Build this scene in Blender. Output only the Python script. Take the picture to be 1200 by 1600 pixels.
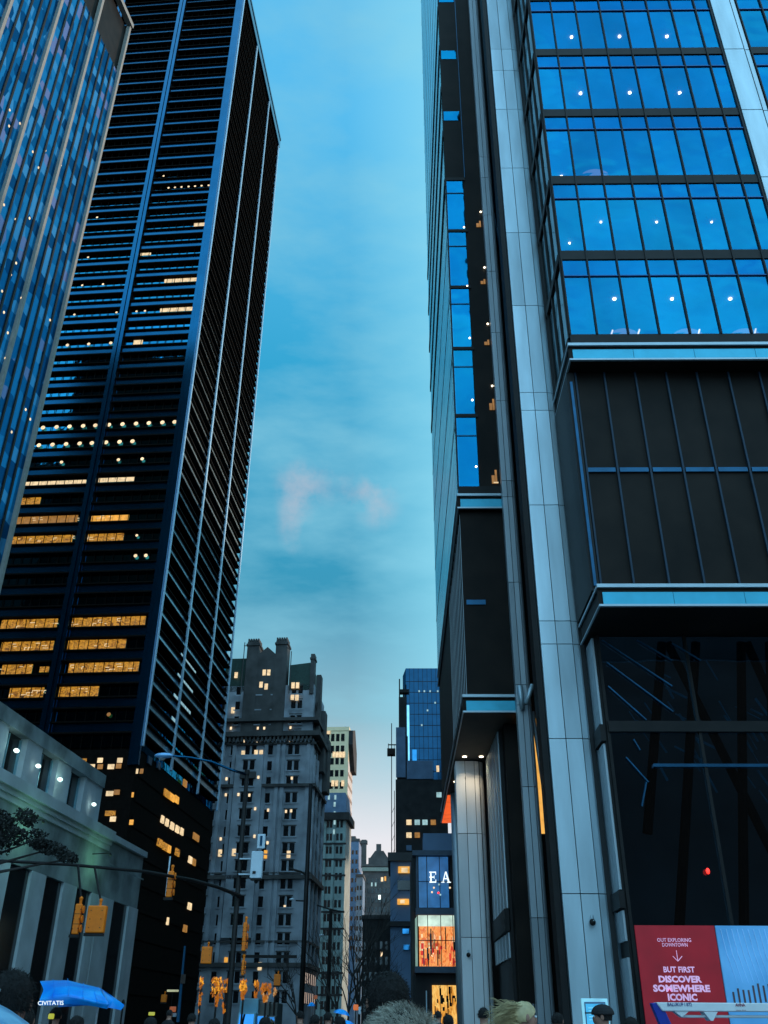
import bpy, bmesh, math, random
from mathutils import Vector, Matrix, noise
random.seed(7)
for o in list(bpy.data.objects): bpy.data.objects.remove(o, do_unlink=True)
SC = bpy.context.scene
COL = SC.collection

# ------------------------------------------------------------------ camera
FPX = 1429.0
_u = Vector((15, 2520, -FPX)).normalized()
_s = Vector((23, -810, -FPX)); _s = (_s - _u * _s.dot(_u)).normalized()
_x = _s.cross(_u)
RW = Matrix((_x, _s, _u))                       # camera space -> world space
EYE = Vector((0, 0, 1.65))
cam = bpy.data.cameras.new('camera'); camo = bpy.data.objects.new('camera', cam); COL.objects.link(camo)
cam.sensor_fit = 'VERTICAL'; cam.sensor_height = 36; cam.lens = 36 * FPX / 1600
cam.clip_start = 0.05; cam.clip_end = 6000
camo.matrix_world = Matrix.Translation(EYE) @ RW.to_4x4()
SC.camera = camo
SC.render.resolution_x = 768; SC.render.resolution_y = 1024

def lin(r, g, b):
    f = lambda c: (c / 255 / 12.92) if c <= 10.3 else ((c / 255 + 0.055) / 1.055) ** 2.4
    return (f(r), f(g), f(b), 1)

# ------------------------------------------------------------------ sky
W = bpy.data.worlds.new('World'); SC.world = W; W.use_nodes = True
nt = W.node_tree; nt.nodes.clear(); N = nt.nodes; LK = nt.links.new
out = N.new('ShaderNodeOutputWorld'); bg = N.new('ShaderNodeBackground'); LK(bg.outputs[0], out.inputs[0])
tc = N.new('ShaderNodeTexCoord'); sep = N.new('ShaderNodeSeparateXYZ'); LK(tc.outputs['Generated'], sep.inputs[0])
ramp = N.new('ShaderNodeValToRGB'); LK(sep.outputs['Z'], ramp.inputs[0])
STOPS = [(0.0, (238, 206, 190)), (0.10, (238, 226, 224)), (0.17, (226, 226, 234)), (0.215, (200, 211, 220)), (0.29, (134, 180, 198)),
         (0.42, (40, 146, 182)), (0.62, (40, 162, 208)), (0.80, (84, 186, 236)), (1.0, (96, 190, 240))]
cr = ramp.color_ramp
while len(cr.elements) < len(STOPS): cr.elements.new(0.5)
for e, (p, c) in zip(cr.elements, STOPS): e.position = p; e.color = lin(*c)
# streaky thin cloud
mp = N.new('ShaderNodeMapping'); mp.inputs['Scale'].default_value = (2.2, 2.2, 7.0); mp.inputs['Rotation'].default_value = (0, 0.35, 0)
LK(tc.outputs['Generated'], mp.inputs[0])
nz = N.new('ShaderNodeTexNoise'); nz.inputs['Scale'].default_value = 2.3; nz.inputs['Detail'].default_value = 7; nz.inputs['Roughness'].default_value = 0.55
LK(mp.outputs[0], nz.inputs[0])
mr = N.new('ShaderNodeMapRange'); mr.inputs[1].default_value = 0.42; mr.inputs[2].default_value = 0.75; mr.inputs[4].default_value = 0.72
LK(nz.outputs[0], mr.inputs[0])
mx = N.new('ShaderNodeMixRGB'); mx.inputs[2].default_value = lin(132, 200, 222); LK(mr.outputs[0], mx.inputs[0]); LK(ramp.outputs[0], mx.inputs[1])
# brighter to the right of the street (towards the west) and much paler behind the viewer
mr2 = N.new('ShaderNodeMapRange'); mr2.inputs[1].default_value = -0.05; mr2.inputs[2].default_value = 0.06; mr2.inputs[4].default_value = 0.75
LK(sep.outputs['X'], mr2.inputs[0])
mx2 = N.new('ShaderNodeMixRGB'); mx2.inputs[2].default_value = lin(142, 222, 246); LK(mr2.outputs[0], mx2.inputs[0]); LK(mx.outputs[0], mx2.inputs[1])
# pale glow low over the street end
hz = N.new('ShaderNodeMapRange'); hz.inputs[1].default_value = 0.17; hz.inputs[2].default_value = 0.31; hz.inputs[3].default_value = 1.0; hz.inputs[4].default_value = 0.0
LK(sep.outputs['Z'], hz.inputs[0])
hm = N.new('ShaderNodeMixRGB'); LK(hz.outputs[0], hm.inputs[0]); LK(mx2.outputs[0], hm.inputs[1]); LK(ramp.outputs[0], hm.inputs[2])
# the open sky behind the viewer is brighter and bluer
bk = N.new('ShaderNodeMapRange'); bk.inputs[1].default_value = 0.15; bk.inputs[2].default_value = -0.35; bk.inputs[3].default_value = 0.0; bk.inputs[4].default_value = 1.0
LK(sep.outputs['Y'], bk.inputs[0])
bmp = N.new('ShaderNodeMapping'); bmp.inputs['Scale'].default_value = (1.4, 1.4, 3.2); bmp.inputs['Rotation'].default_value = (0, 0.5, 0.3); LK(tc.outputs['Generated'], bmp.inputs[0])
bn = N.new('ShaderNodeTexNoise'); bn.inputs['Scale'].default_value = 3.1; bn.inputs['Detail'].default_value = 6; bn.inputs['Distortion'].default_value = 0.7; LK(bmp.outputs[0], bn.inputs[0])
br = N.new('ShaderNodeValToRGB'); br.color_ramp.elements[0].position = 0.36; br.color_ramp.elements[1].position = 0.66; br.color_ramp.elements[0].color = (0.46, 1.12, 1.75, 1); br.color_ramp.elements[1].color = (0.95, 1.68, 2.05, 1); LK(bn.outputs[0], br.inputs[0])
bm = N.new('ShaderNodeMixRGB'); LK(br.outputs[0], bm.inputs[2]); LK(bk.outputs[0], bm.inputs[0]); LK(hm.outputs[0], bm.inputs[1])
last = bm.outputs[0]
# two small pinkish clouds
def pxdir(px, py): return (RW @ Vector((px - 600, 800 - py, -FPX))).normalized()
nz2 = N.new('ShaderNodeTexNoise'); nz2.inputs['Scale'].default_value = 24; nz2.inputs['Detail'].default_value = 6; nz2.inputs['Roughness'].default_value = 0.6
LK(tc.outputs['Generated'], nz2.inputs[0])
for (px, py, sx, sz, amt) in [(465, 775, 24, 15, .5), (455, 820, 34, 16, .36), (588, 782, 20, 19, .48), (530, 765, 12, 26, .22), (480, 750, 15, 24, .32), (560, 770, 20, 30, .3)]:
    d = pxdir(px, py)
    sub = N.new('ShaderNodeVectorMath'); sub.operation = 'SUBTRACT'; sub.inputs[1].default_value = d; LK(tc.outputs['Generated'], sub.inputs[0])
    mul = N.new('ShaderNodeVectorMath'); mul.operation = 'MULTIPLY'; mul.inputs[1].default_value = (sx * 1.5, sz, sz * 1.5); LK(sub.outputs[0], mul.inputs[0])
    ln_ = N.new('ShaderNodeVectorMath'); ln_.operation = 'LENGTH'; LK(mul.outputs[0], ln_.inputs[0])
    ml = N.new('ShaderNodeMath'); ml.operation = 'MULTIPLY_ADD'; ml.inputs[1].default_value = -0.85; ml.inputs[2].default_value = 0.86; LK(ln_.outputs['Value'], ml.inputs[0])
    ad = N.new('ShaderNodeMath'); ad.operation = 'MULTIPLY_ADD'; ad.inputs[1].default_value = 2.7; LK(nz2.outputs[0], ad.inputs[0])
    ad2 = N.new('ShaderNodeMath'); ad2.operation = 'SUBTRACT'; ad2.inputs[1].default_value = 1.42; LK(ml.outputs[0], ad2.inputs[0]); LK(ad2.outputs[0], ad.inputs[2])
    cl = N.new('ShaderNodeMath'); cl.operation = 'MULTIPLY'; cl.use_clamp = True; cl.inputs[1].default_value = 1.0; LK(ad.outputs[0], cl.inputs[0])
    gate = N.new('ShaderNodeMath'); gate.operation = 'MULTIPLY'; gate.use_clamp = True
    pos = N.new('ShaderNodeMath'); pos.operation = 'MULTIPLY'; pos.use_clamp = True; pos.inputs[1].default_value = 2.2; LK(ml.outputs[0], pos.inputs[0])
    LK(cl.outputs[0], gate.inputs[0]); LK(pos.outputs[0], gate.inputs[1])
    am = N.new('ShaderNodeMath'); am.operation = 'MULTIPLY'; am.inputs[1].default_value = amt; LK(gate.outputs[0], am.inputs[0])
    m = N.new('ShaderNodeMixRGB'); m.inputs[2].default_value = lin(186, 190, 204); LK(am.outputs[0], m.inputs[0]); LK(last, m.inputs[1]); last = m.outputs[0]
sky = N.new('ShaderNodeTexSky'); sky.sky_type = 'NISHITA'; sky.sun_disc = False
sky.sun_elevation = math.radians(2); sky.sun_rotation = math.radians(62)
sm = N.new('ShaderNodeMixRGB'); sm.blend_type = 'ADD'; sm.inputs[0].default_value = 0.04; LK(last, sm.inputs[1]); LK(sky.outputs[0], sm.inputs[2])
LK(sm.outputs[0], bg.inputs[0]); bg.inputs[1].default_value = 1.0

sun = bpy.data.lights.new('sun', 'SUN'); sun.energy = 3.0; sun.angle = math.radians(9); sun.color = (1.0, 0.72, 0.52)
suno = bpy.data.objects.new('sun', sun); COL.objects.link(suno)
_el, _az = math.radians(7), math.radians(50)
sd = Vector((math.sin(_az) * math.cos(_el), math.cos(_az) * math.cos(_el), math.sin(_el)))
suno.rotation_euler = sd.to_track_quat('Z', 'Y').to_euler()
VS = SC.view_settings; VS.view_transform = 'Standard'; VS.look = 'None'; VS.exposure = 0; VS.gamma = 1

# ------------------------------------------------------------------ materials
def mat(name, col, rough=.6, metal=0., var=.15, scale=2., bump=0., emit=None, estr=1., spec=.5, stretch=(1, 1, 1), col2=None):
    m = bpy.data.materials.new(name); m.use_nodes = True; t = m.node_tree; b = t.nodes['Principled BSDF']
    b.inputs['Roughness'].default_value = rough; b.inputs['Metallic'].default_value = metal; b.inputs['Specular IOR Level'].default_value = spec
    c = t.nodes.new('ShaderNodeTexCoord'); mpn = t.nodes.new('ShaderNodeMapping'); mpn.inputs['Scale'].default_value = stretch
    t.links.new(c.outputs['Object'], mpn.inputs[0])
    n = t.nodes.new('ShaderNodeTexNoise'); n.inputs['Scale'].default_value = scale; n.inputs['Detail'].default_value = 5
    t.links.new(mpn.outputs[0], n.inputs[0])
    r = t.nodes.new('ShaderNodeValToRGB'); r.color_ramp.elements[0].position = .3; r.color_ramp.elements[1].position = .7
    cc = tuple(col) + ((1,) if len(col) == 3 else ())
    c2 = tuple(col2) + ((1,) if len(col2) == 3 else ()) if col2 else None
    r.color_ramp.elements[0].color = tuple(x * (1 - var) for x in cc[:3]) + (1,)
    r.color_ramp.elements[1].color = c2 or tuple(min(1, x * (1 + var)) for x in cc[:3]) + (1,)
    t.links.new(n.outputs[0], r.inputs[0]); t.links.new(r.outputs[0], b.inputs['Base Color'])
    if bump:
        bp = t.nodes.new('ShaderNodeBump'); bp.inputs['Strength'].default_value = bump; bp.inputs['Distance'].default_value = .05
        t.links.new(n.outputs[0], bp.inputs['Height']); t.links.new(bp.outputs[0], b.inputs['Normal'])
    if emit:
        b.inputs['Emission Strength'].default_value = estr
        r2 = t.nodes.new('ShaderNodeValToRGB'); r2.color_ramp.elements[0].position = .3; r2.color_ramp.elements[1].position = .7
        r2.color_ramp.elements[0].color = tuple(x * .55 for x in emit[:3]) + (1,); r2.color_ramp.elements[1].color = tuple(emit[:3]) + (1,)
        t.links.new(n.outputs[0], r2.inputs[0]); t.links.new(r2.outputs[0], b.inputs['Emission Color'])
    return m

def glassmat(name, tint, see=.25, rough=.03, wav=.004):
    """coated facade glass: tinted mirror coat over a clear pane; slight roller-wave distortion"""
    m = bpy.data.materials.new(name); m.use_nodes = True; t = m.node_tree; t.nodes.clear()
    o = t.nodes.new('ShaderNodeOutputMaterial'); g = t.nodes.new('ShaderNodeBsdfGlossy'); g.inputs['Roughness'].default_value = rough
    c = t.nodes.new('ShaderNodeTexCoord'); n = t.nodes.new('ShaderNodeTexNoise'); n.inputs['Scale'].default_value = .45; t.links.new(c.outputs['Object'], n.inputs[0])
    bp = t.nodes.new('ShaderNodeBump'); bp.inputs['Strength'].default_value = 1; bp.inputs['Distance'].default_value = wav * 10
    t.links.new(n.outputs[0], bp.inputs['Height']); t.links.new(bp.outputs[0], g.inputs['Normal'])
    r = t.nodes.new('ShaderNodeValToRGB'); r.color_ramp.elements[0].position = .35; r.color_ramp.elements[1].position = .65
    r.color_ramp.elements[0].color = tuple(x * .86 for x in tint) + (1,); r.color_ramp.elements[1].color = tuple(tint) + (1,)
    t.links.new(n.outputs[0], r.inputs[0]); t.links.new(r.outputs[0], g.inputs['Color'])
    oi = t.nodes.new('ShaderNodeObjectInfo'); hv = t.nodes.new('ShaderNodeMapRange'); hv.inputs[3].default_value = .84; hv.inputs[4].default_value = 1.12; t.links.new(oi.outputs['Random'], hv.inputs[0])
    sc_ = t.nodes.new('ShaderNodeVectorMath'); sc_.operation = 'SCALE'; t.links.new(r.outputs[0], sc_.inputs[0]); t.links.new(hv.outputs[0], sc_.inputs['Scale']); t.links.new(sc_.outputs[0], g.inputs['Color'])
    if see > 0:
        tr = t.nodes.new('ShaderNodeBsdfTransparent'); tr.inputs[0].default_value = (.75, .85, .95, 1)
        mx_ = t.nodes.new('ShaderNodeMixShader'); mx_.inputs[0].default_value = see
        t.links.new(g.outputs[0], mx_.inputs[1]); t.links.new(tr.outputs[0], mx_.inputs[2]); t.links.new(mx_.outputs[0], o.inputs[0])
    else: t.links.new(g.outputs[0], o.inputs[0])
    return m

def emat(name, col, s): return mat(name, (.05, .05, .05), emit=col, estr=s, var=.1, scale=1.5)

M = dict(
    steel=mat('brushed_steel_panel', (.46, .58, .64), rough=.48, metal=.7, var=.13, scale=1.7, stretch=(1, 1, .16), bump=.05),
    steel_dim=mat('satin_metal_panel', (.40, .46, .50), rough=.5, metal=.7, var=.12, scale=1.2, stretch=(1, 1, .2)),
    seam=mat('black_joint', (.012, .014, .016), rough=.7),
    black=mat('black_metal', (.010, .009, .009), rough=.55, metal=.0, var=.3, spec=.25),
    louver=mat('dark_louver', (.012, .0085, .0065), rough=.6, metal=.0, var=.5, scale=.6, spec=.16),
    blueline=mat('blue_anodised_fin', (.012, .085, .17), rough=.35, metal=.6, var=.2),
    bluewin=glassmat('blue_coated_glass', (.005, .245, .47), see=.24),
    tealwin=glassmat('teal_side_glass', (.35, .5, .55), see=.12, rough=.08),
    lobby=glassmat('dark_lobby_glass', (.10, .17, .24), see=.35, rough=.03),
    towerwin=glassmat('dark_tower_glass', (.02, .24, .42), see=0, rough=.04),
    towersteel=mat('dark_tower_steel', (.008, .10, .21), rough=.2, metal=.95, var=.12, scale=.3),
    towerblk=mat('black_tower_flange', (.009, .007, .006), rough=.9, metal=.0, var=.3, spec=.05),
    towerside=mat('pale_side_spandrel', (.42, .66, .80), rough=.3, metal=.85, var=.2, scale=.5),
    stonerib=mat('pale_stone_rib', (.30, .29, .26), rough=.85, var=.1, bump=.1),
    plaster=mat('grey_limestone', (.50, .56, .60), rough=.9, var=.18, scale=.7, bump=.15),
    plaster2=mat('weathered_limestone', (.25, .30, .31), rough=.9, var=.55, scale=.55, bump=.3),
    stone=mat('old_limestone', (.33, .37, .42), rough=.9, var=.38, scale=.22, bump=.3),
    stonedk=mat('dark_weathered_stone', (.075, .075, .075), rough=.9, var=.35, scale=.3, bump=.3),
    copper=mat('green_copper_roof', (.015, .055, .045), rough=.6, var=.3),
    cream=mat('cream_terracotta', (.88, .68, .42), rough=.85, var=.1, scale=.2),
    creamside=mat('white_glazed_brick', (.72, .62, .56), rough=.8, var=.2, scale=.6, stretch=(1, 1, .2)),
    greenst=mat('green_grey_facade', (.22, .33, .33), rough=.7, var=.3, scale=.25),
    brown=mat('brown_gothic_stone', (.085, .08, .08), rough=.9, var=.3, scale=.3),
    bluegrey=mat('blue_grey_render', (.12, .20, .32), rough=.8, var=.2, scale=.4),
    dark=mat('dark_brick', (.025, .026, .028), rough=.9, var=.4, scale=.5),
    win=mat('dark_window_glass', (.012, .014, .016), rough=.12, spec=.6, var=.3),
    asphalt=mat('asphalt', (.045, .047, .05), rough=.85, var=.25, scale=12, bump=.3),
    pave=mat('concrete_pavement', (.16, .165, .17), rough=.9, var=.15, scale=3, bump=.2),
    paint=mat('road_paint', (.6, .6, .58), rough=.8, var=.2, scale=6),
    yellow=mat('yellow_signal_enamel', (1., .20, .0), rough=.5, var=.12, scale=9, spec=.4),
    bark=mat('grey_bark', (.035, .03, .028), rough=.95, var=.3, scale=8, bump=.5),
    leaf=mat('dark_leaf', (.012, .014, .012), rough=.8, var=.4, scale=4),
    coat=mat('black_coat', (.012, .012, .014), rough=.9, var=.4, scale=6),
    coat2=mat('navy_coat', (.012, .02, .04), rough=.9, var=.4, scale=6),
    coat3=mat('dark_brown_coat', (.03, .02, .016), rough=.9, var=.4, scale=6),
    skin=mat('skin', (.34, .17, .12), rough=.6, var=.08, scale=12),
    hairdk=mat('dark_hair', (.008, .007, .007), rough=.95, bump=.6, var=.4, scale=25),
    hairgr=mat('greying_curly_hair', (.05, .042, .03), rough=.6, var=.5, scale=9, col2=(.46, .42, .34)),
    blond=mat('blond_hair', (.50, .38, .20), rough=.5, var=.25, scale=14),
    umb=mat('bright_blue_nylon', (.0, .22, .95), rough=.35, var=.15, scale=3, col2=(.0, .42, 1.)),
    white=mat('white_paint', (.74, .77, .80), rough=.5, var=.06, scale=3),
    palebox=mat('pale_grey_enamel', (.52, .62, .70), rough=.45, var=.08, scale=5),
    rubber=mat('tyre_rubber', (.015, .015, .016), rough=.9),
    redpanel=mat('red_printed_vinyl', (.30, .006, .015), rough=.6, var=.08, scale=1.5, emit=(.11, .002, .006), estr=1.),
    pinkink=mat('pale_pink_print', (.75, .45, .62), rough=.6, emit=(.40, .22, .40), estr=1., var=.05),
    skyprint=mat('blue_printed_vinyl', (.10, .36, .68), rough=.6, var=.1, scale=.8, emit=(.02, .10, .24), estr=1., col2=(.22, .50, .78)),
    ribprint=mat('white_rib_print', (.30, .55, .80), rough=.6, emit=(.05, .15, .3), estr=1.),
    brownprint=mat('brown_crowd_print', (.10, .06, .07), rough=.7, var=.3),
    amber=emat('amber_lobby_light', (1., .50, .10), 1.25),
    amberdk=emat('amber_ceiling_wash', (.50, .22, .02), 0.9),
    litwin=emat('lit_window', (1., .46, .06), 1.1),
    litdim=emat('dim_lit_window', (.42, .19, .035), 1.0),
    litcream=emat('cream_strip_light', (1., .74, .42), 1.15),
    lamp=emat('warm_lamp', (1., .85, .6), 6.),
    coollamp=emat('cool_green_lamp', (.75, 1., .92), 3.),
    pinklit=emat('reflected_pink_pane', (.30, .32, .62), 1.),
    mint=emat('mint_lit_ceiling', (.75, 1., .85), 1.0),
    shop=None, shop2=None,
    orange=emat('orange_glow_sheet', (1., .13, .02), 1.1),
    letter=emat('white_sign_letter', (.8, .95, 1.), 1.6),
    redlamp=emat('red_lamp', (1., .02, .01), 4.),
    gold=emat('gold_string_light', (1., .42, .025), 1.15),
    golddk=emat('dim_gold_light', (.75, .40, .15), .9),
    headlamp=emat('headlamp', (.75, .9, 1.), 3.),
    cyanpanel=mat('pale_blue_poster', (.12, .50, .78), rough=.5, emit=(.03, .26, .42), estr=1., var=.15, scale=5),
    cyanframe=mat('pale_poster_frame', (.5, .8, .9), rough=.5, emit=(.15, .42, .5), estr=.8),
)

def glowmat(name, cols, sc, s, stretch=(1, 1, 1), dist=.6):
    """uneven interior glow seen through a lit window"""
    m = bpy.data.materials.new(name); m.use_nodes = True; t = m.node_tree; b = t.nodes['Principled BSDF']; b.inputs['Base Color'].default_value = (.02, .02, .02, 1)
    c = t.nodes.new('ShaderNodeTexCoord'); mp_ = t.nodes.new('ShaderNodeMapping'); mp_.inputs['Scale'].default_value = stretch; t.links.new(c.outputs['Object'], mp_.inputs[0])
    v = t.nodes.new('ShaderNodeTexNoise'); v.inputs['Scale'].default_value = sc; v.inputs['Detail'].default_value = 3; v.inputs['Distortion'].default_value = dist; t.links.new(mp_.outputs[0], v.inputs[0])
    r = t.nodes.new('ShaderNodeValToRGB')
    while len(r.color_ramp.elements) < len(cols): r.color_ramp.elements.new(.5)
    for i, (e, cc) in enumerate(zip(r.color_ramp.elements, cols)): e.position = .3 + .4 * i / (len(cols) - 1); e.color = tuple(cc) + (1,)
    t.links.new(v.outputs[0], r.inputs[0]); t.links.new(r.outputs[0], b.inputs['Emission Color']); b.inputs['Emission Strength'].default_value = s
    return m
M['shop'] = glowmat('orange_shop_interior', [(.35, .05, .01), (.9, .22, .04), (1, .42, .12), (.75, .12, .03), (1, .6, .3)], 2.2, 1.0, (1.5, 1, .6), 1.)
M['shop2'] = glowmat('golden_shop_interior', [(.12, .04, .005), (.8, .32, .03), (1, .6, .15), (.4, .15, .01)], 2.6, 1.0, (1.6, 1, .5))
M['office'] = glowmat('office_interior_glow', [(.015, .006, .001), (.30, .12, .012), (.62, .29, .03), (.22, .09, .008), (.5, .24, .03)], .75, 1.0, (1, 1, 1.6), 1.4)

# ------------------------------------------------------------------ mesh helpers
ROOTM = {}
def frame(p0, az=0.): return Matrix.Translation(Vector(p0)) @ Matrix.Rotation(-math.radians(az), 4, 'Z')
I4 = Matrix.Identity(4)

def at(px, py, Y):
    d = pxdir(px, py); return EYE + d * (Y / d.y)
def on(px, py, p0, az, face):
    """point of the vertical wall through p0 seen at a place of the photo -> (distance along wall, height)"""
    a = math.radians(az); d = (math.sin(a), math.cos(a)) if face == 's' else (math.cos(a), -math.sin(a))
    r = pxdir(px, py); det = -d[0] * r.y + r.x * d[1]
    t = (p0[0] * r.y - p0[1] * r.x) / det; k = (-d[0] * -p0[1] + d[1] * -p0[0]) / det
    k = (p0[0] + t * d[0]) / r.x if abs(r.x) > .05 else (p0[1] + t * d[1]) / r.y
    return t, 1.65 + k * r.z

class MB:
    def __init__(s, F=I4): s.v = []; s.f = []; s.mi = []; s.F = F; s.smooth = False
    def quad(s, a, b, c, d, mi=0):
        n = len(s.v); s.v += [Vector(a), Vector(b), Vector(c), Vector(d)]; s.f.append((n, n + 1, n + 2, n + 3)); s.mi.append(mi)
    def tri(s, a, b, c, mi=0):
        n = len(s.v); s.v += [Vector(a), Vector(b), Vector(c)]; s.f.append((n, n + 1, n + 2)); s.mi.append(mi)
    def box(s, x0, x1, y0, y1, z0, z1, mi=0):
        n = len(s.v)
        s.v += [Vector(p) for p in ((x0, y0, z0), (x1, y0, z0), (x1, y1, z0), (x0, y1, z0), (x0, y0, z1), (x1, y0, z1), (x1, y1, z1), (x0, y1, z1))]
        for q in ((0, 3, 2, 1), (4, 5, 6, 7), (0, 1, 5, 4), (1, 2, 6, 5), (2, 3, 7, 6), (3, 0, 4, 7)): s.f.append(tuple(n + i for i in q)); s.mi.append(mi)
    def prism(s, poly, z0, z1, mi=0, cap=True):
        n = len(s.v); k = len(poly)
        s.v += [Vector((x, y, z0)) for x, y in poly] + [Vector((x, y, z1)) for x, y in poly]
        for i in range(k): s.f.append((n + i, n + (i + 1) % k, n + k + (i + 1) % k, n + k + i)); s.mi.append(mi)
        if cap:
            s.f.append(tuple(n + i for i in reversed(range(k)))); s.mi.append(mi); s.f.append(tuple(n + k + i for i in range(k))); s.mi.append(mi)
    def extr(s, poly, axis, a, b, mi=0):
        """polygon in the other two axes, extruded along axis"""
        n = len(s.v); k = len(poly)
        def P(p, w):
            return Vector({0: (w, p[0], p[1]), 1: (p[0], w, p[1]), 2: (p[0], p[1], w)}[axis])
        s.v += [P(p, a) for p in poly] + [P(p, b) for p in poly]
        for i in range(k): s.f.append((n + i, n + (i + 1) % k, n + k + (i + 1) % k, n + k + i)); s.mi.append(mi)
        s.f.append(tuple(n + i for i in reversed(range(k)))); s.mi.append(mi); s.f.append(tuple(n + k + i for i in range(k))); s.mi.append(mi)
    def tube(s, pts, rad, n=8, mi=0, cap=True):
        pts = [Vector(p) for p in pts]; rad = rad if isinstance(rad, (list, tuple)) else [rad] * len(pts)
        base = len(s.v); prev = None
        for i, p in enumerate(pts):
            t = (pts[min(i + 1, len(pts) - 1)] - pts[max(i - 1, 0)]).normalized()
            a = prev if prev is not None else (Vector((0, 0, 1)) if abs(t.z) < .9 else Vector((1, 0, 0)))
            x = a.cross(t).normalized(); y = t.cross(x); prev = a
            for k in range(n): s.v.append(p + (x * math.cos(2 * math.pi * k / n) + y * math.sin(2 * math.pi * k / n)) * rad[i])
        for i in range(len(pts) - 1):
            for k in range(n):
                a0 = base + i * n + k; a1 = base + i * n + (k + 1) % n; s.f.append((a0, a1, a1 + n, a0 + n)); s.mi.append(mi)
        if cap:
            s.f.append(tuple(base + k for k in reversed(range(n)))); s.mi.append(mi)
            e = base + (len(pts) - 1) * n; s.f.append(tuple(e + k for k in range(n))); s.mi.append(mi)
    def ball(s, c, r, seg=12, rings=8, sq=(1, 1, 1), mi=0, zmin=-1.):
        base = len(s.v); c = Vector(c)
        for i in range(rings + 1):
            ph = math.pi * i / rings
            for k in range(seg):
                th = 2 * math.pi * k / seg; z = max(math.cos(ph), zmin)
                s.v.append(c + Vector((math.sin(ph) * math.cos(th) * sq[0], math.sin(ph) * math.sin(th) * sq[1], z * sq[2])) * r)
        for i in range(rings):
            for k in range(seg):
                a = base + i * seg + k; b = base + i * seg + (k + 1) % seg; s.f.append((a, a + seg, b + seg, b)); s.mi.append(mi)
    def build(s, name, m, parent=None, root=None, smooth=False, bevel=0.):
        """root: the thing's Empty whose frame the vertices are written in"""
        r = root or (parent if parent and parent.name in ROOTM else None)
        Mr = ROOTM.get(r.name) if r else None
        X = (Mr.inverted() @ s.F) if Mr else s.F
        me = bpy.data.meshes.new(name); me.from_pydata([X @ v for v in s.v], [], s.f)
        ms = m if isinstance(m, (list, tuple)) else [m]
        for q in ms: me.materials.append(q)
        for p, i in zip(me.polygons, s.mi): p.material_index = i; p.use_smooth = smooth or s.smooth
        me.update()
        o = bpy.data.objects.new(name, me); COL.objects.link(o)
        if parent: o.parent = parent
        if bevel:
            b = o.modifiers.new('bevel', 'BEVEL'); b.width = bevel; b.segments = 2; b.limit_method = 'ANGLE'
        return o

def thing(name, label, cat, F, group=None):
    o = bpy.data.objects.new(name, None); COL.objects.link(o); o.matrix_world = F; ROOTM[o.name] = F.copy()
    o['label'] = label; o['category'] = cat
    if group: o['group'] = group
    return o
def tag(o, label=None, cat=None, group=None, kind=None):
    if label: o['label'] = label
    if cat: o['category'] = cat
    if group: o['group'] = group
    if kind: o['kind'] = kind
    return o
def copy_thing(src, F, label, group=None):
    """the thing and each of its parts and sub-parts as objects of their own"""
    c = src.copy(); COL.objects.link(c); c.matrix_world = F; ROOTM[c.name] = F.copy(); c['label'] = label
    if group: c['group'] = group
    for ch in src.children:
        d = ch.copy(); COL.objects.link(d); d.parent = c
        for g in ch.children:
            e = g.copy(); COL.objects.link(e); e.parent = d
    return c

def many(items, name, parent, m, F, cap=98):
    """items: functions that add one piece to a mesh. The first `cap` become parts of their own, what is left one part of kind stuff"""
    obs = []
    for it in items[:cap]:
        b = MB(F); it(b); obs.append(b.build(name, m, parent))
    if len(items) > cap:
        b = MB(F)
        for it in items[cap:]: it(b)
        o = b.build(name, m, parent); o['kind'] = 'stuff'; obs.append(o)
    return obs

def text(b, s, O, X, Y, h, depth=.01, width=None, bold=0., mi=0):
    """lettering as thin raised shapes: baseline starts at O, X and Y are unit directions"""
    cu = bpy.data.curves.new('t', 'FONT'); cu.body = s; cu.size = 1; cu.resolution_u = 2; cu.offset = bold
    ob = bpy.data.objects.new('t', cu); COL.objects.link(ob)
    dg = bpy.context.evaluated_depsgraph_get(); me = bpy.data.meshes.new_from_object(ob.evaluated_get(dg))
    vs = [v.co.copy() for v in me.vertices]; fs = [tuple(p.vertices) for p in me.polygons]
    x0 = min(v.x for v in vs); x1 = max(v.x for v in vs); y1 = max(v.y for v in vs); y0 = min(0, min(v.y for v in vs))
    sy = h / .73; sx = (width / (x1 - x0)) if width else sy
    O = Vector(O); X = Vector(X); Y = Vector(Y); n = X.cross(Y); base = len(b.v)
    b.v += [O + X * ((v.x - x0) * sx) + Y * (v.y * sy) + n * depth for v in vs]
    for f in fs: b.f.append(tuple(base + i for i in f)); b.mi.append(mi)
    bpy.data.objects.remove(ob, do_unlink=True); bpy.data.curves.remove(cu)

# ================================================================== GROUND
g = MB(); g.box(-3000, 3000, -3000, 3000, -1, 0); tag(g.build('ground', M['asphalt']), kind='structure')
g = MB(); g.box(-14.6, -15.2 + 9, -100, 140, .001, .14)
def strip(name, m, pts, z0, z1):
    b = MB(); b.prism(pts, z0, z1); o = b.build(name, m); o['kind'] = 'structure'; return o
strip('pavement', M['pave'], [(2.2, -60), (60, -60), (60, 66), (2.2, 66)], .004, .14)
strip('pavement', M['pave'], [(-30, -60), (-22, -60), (-10.4, 118), (-17, 118)], .004, .14)
strip('pavement', M['pave'], [(0.2, 69), (40, 69), (40, 300), (0.2, 300)], .004, .14)
g = MB()
for k in range(12): g.box(-7.2, -7.05, 20 + 12 * k, 26 + 12 * k, .004, .008)
tag(g.build('road_markings', M['paint']), kind='structure')

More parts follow.
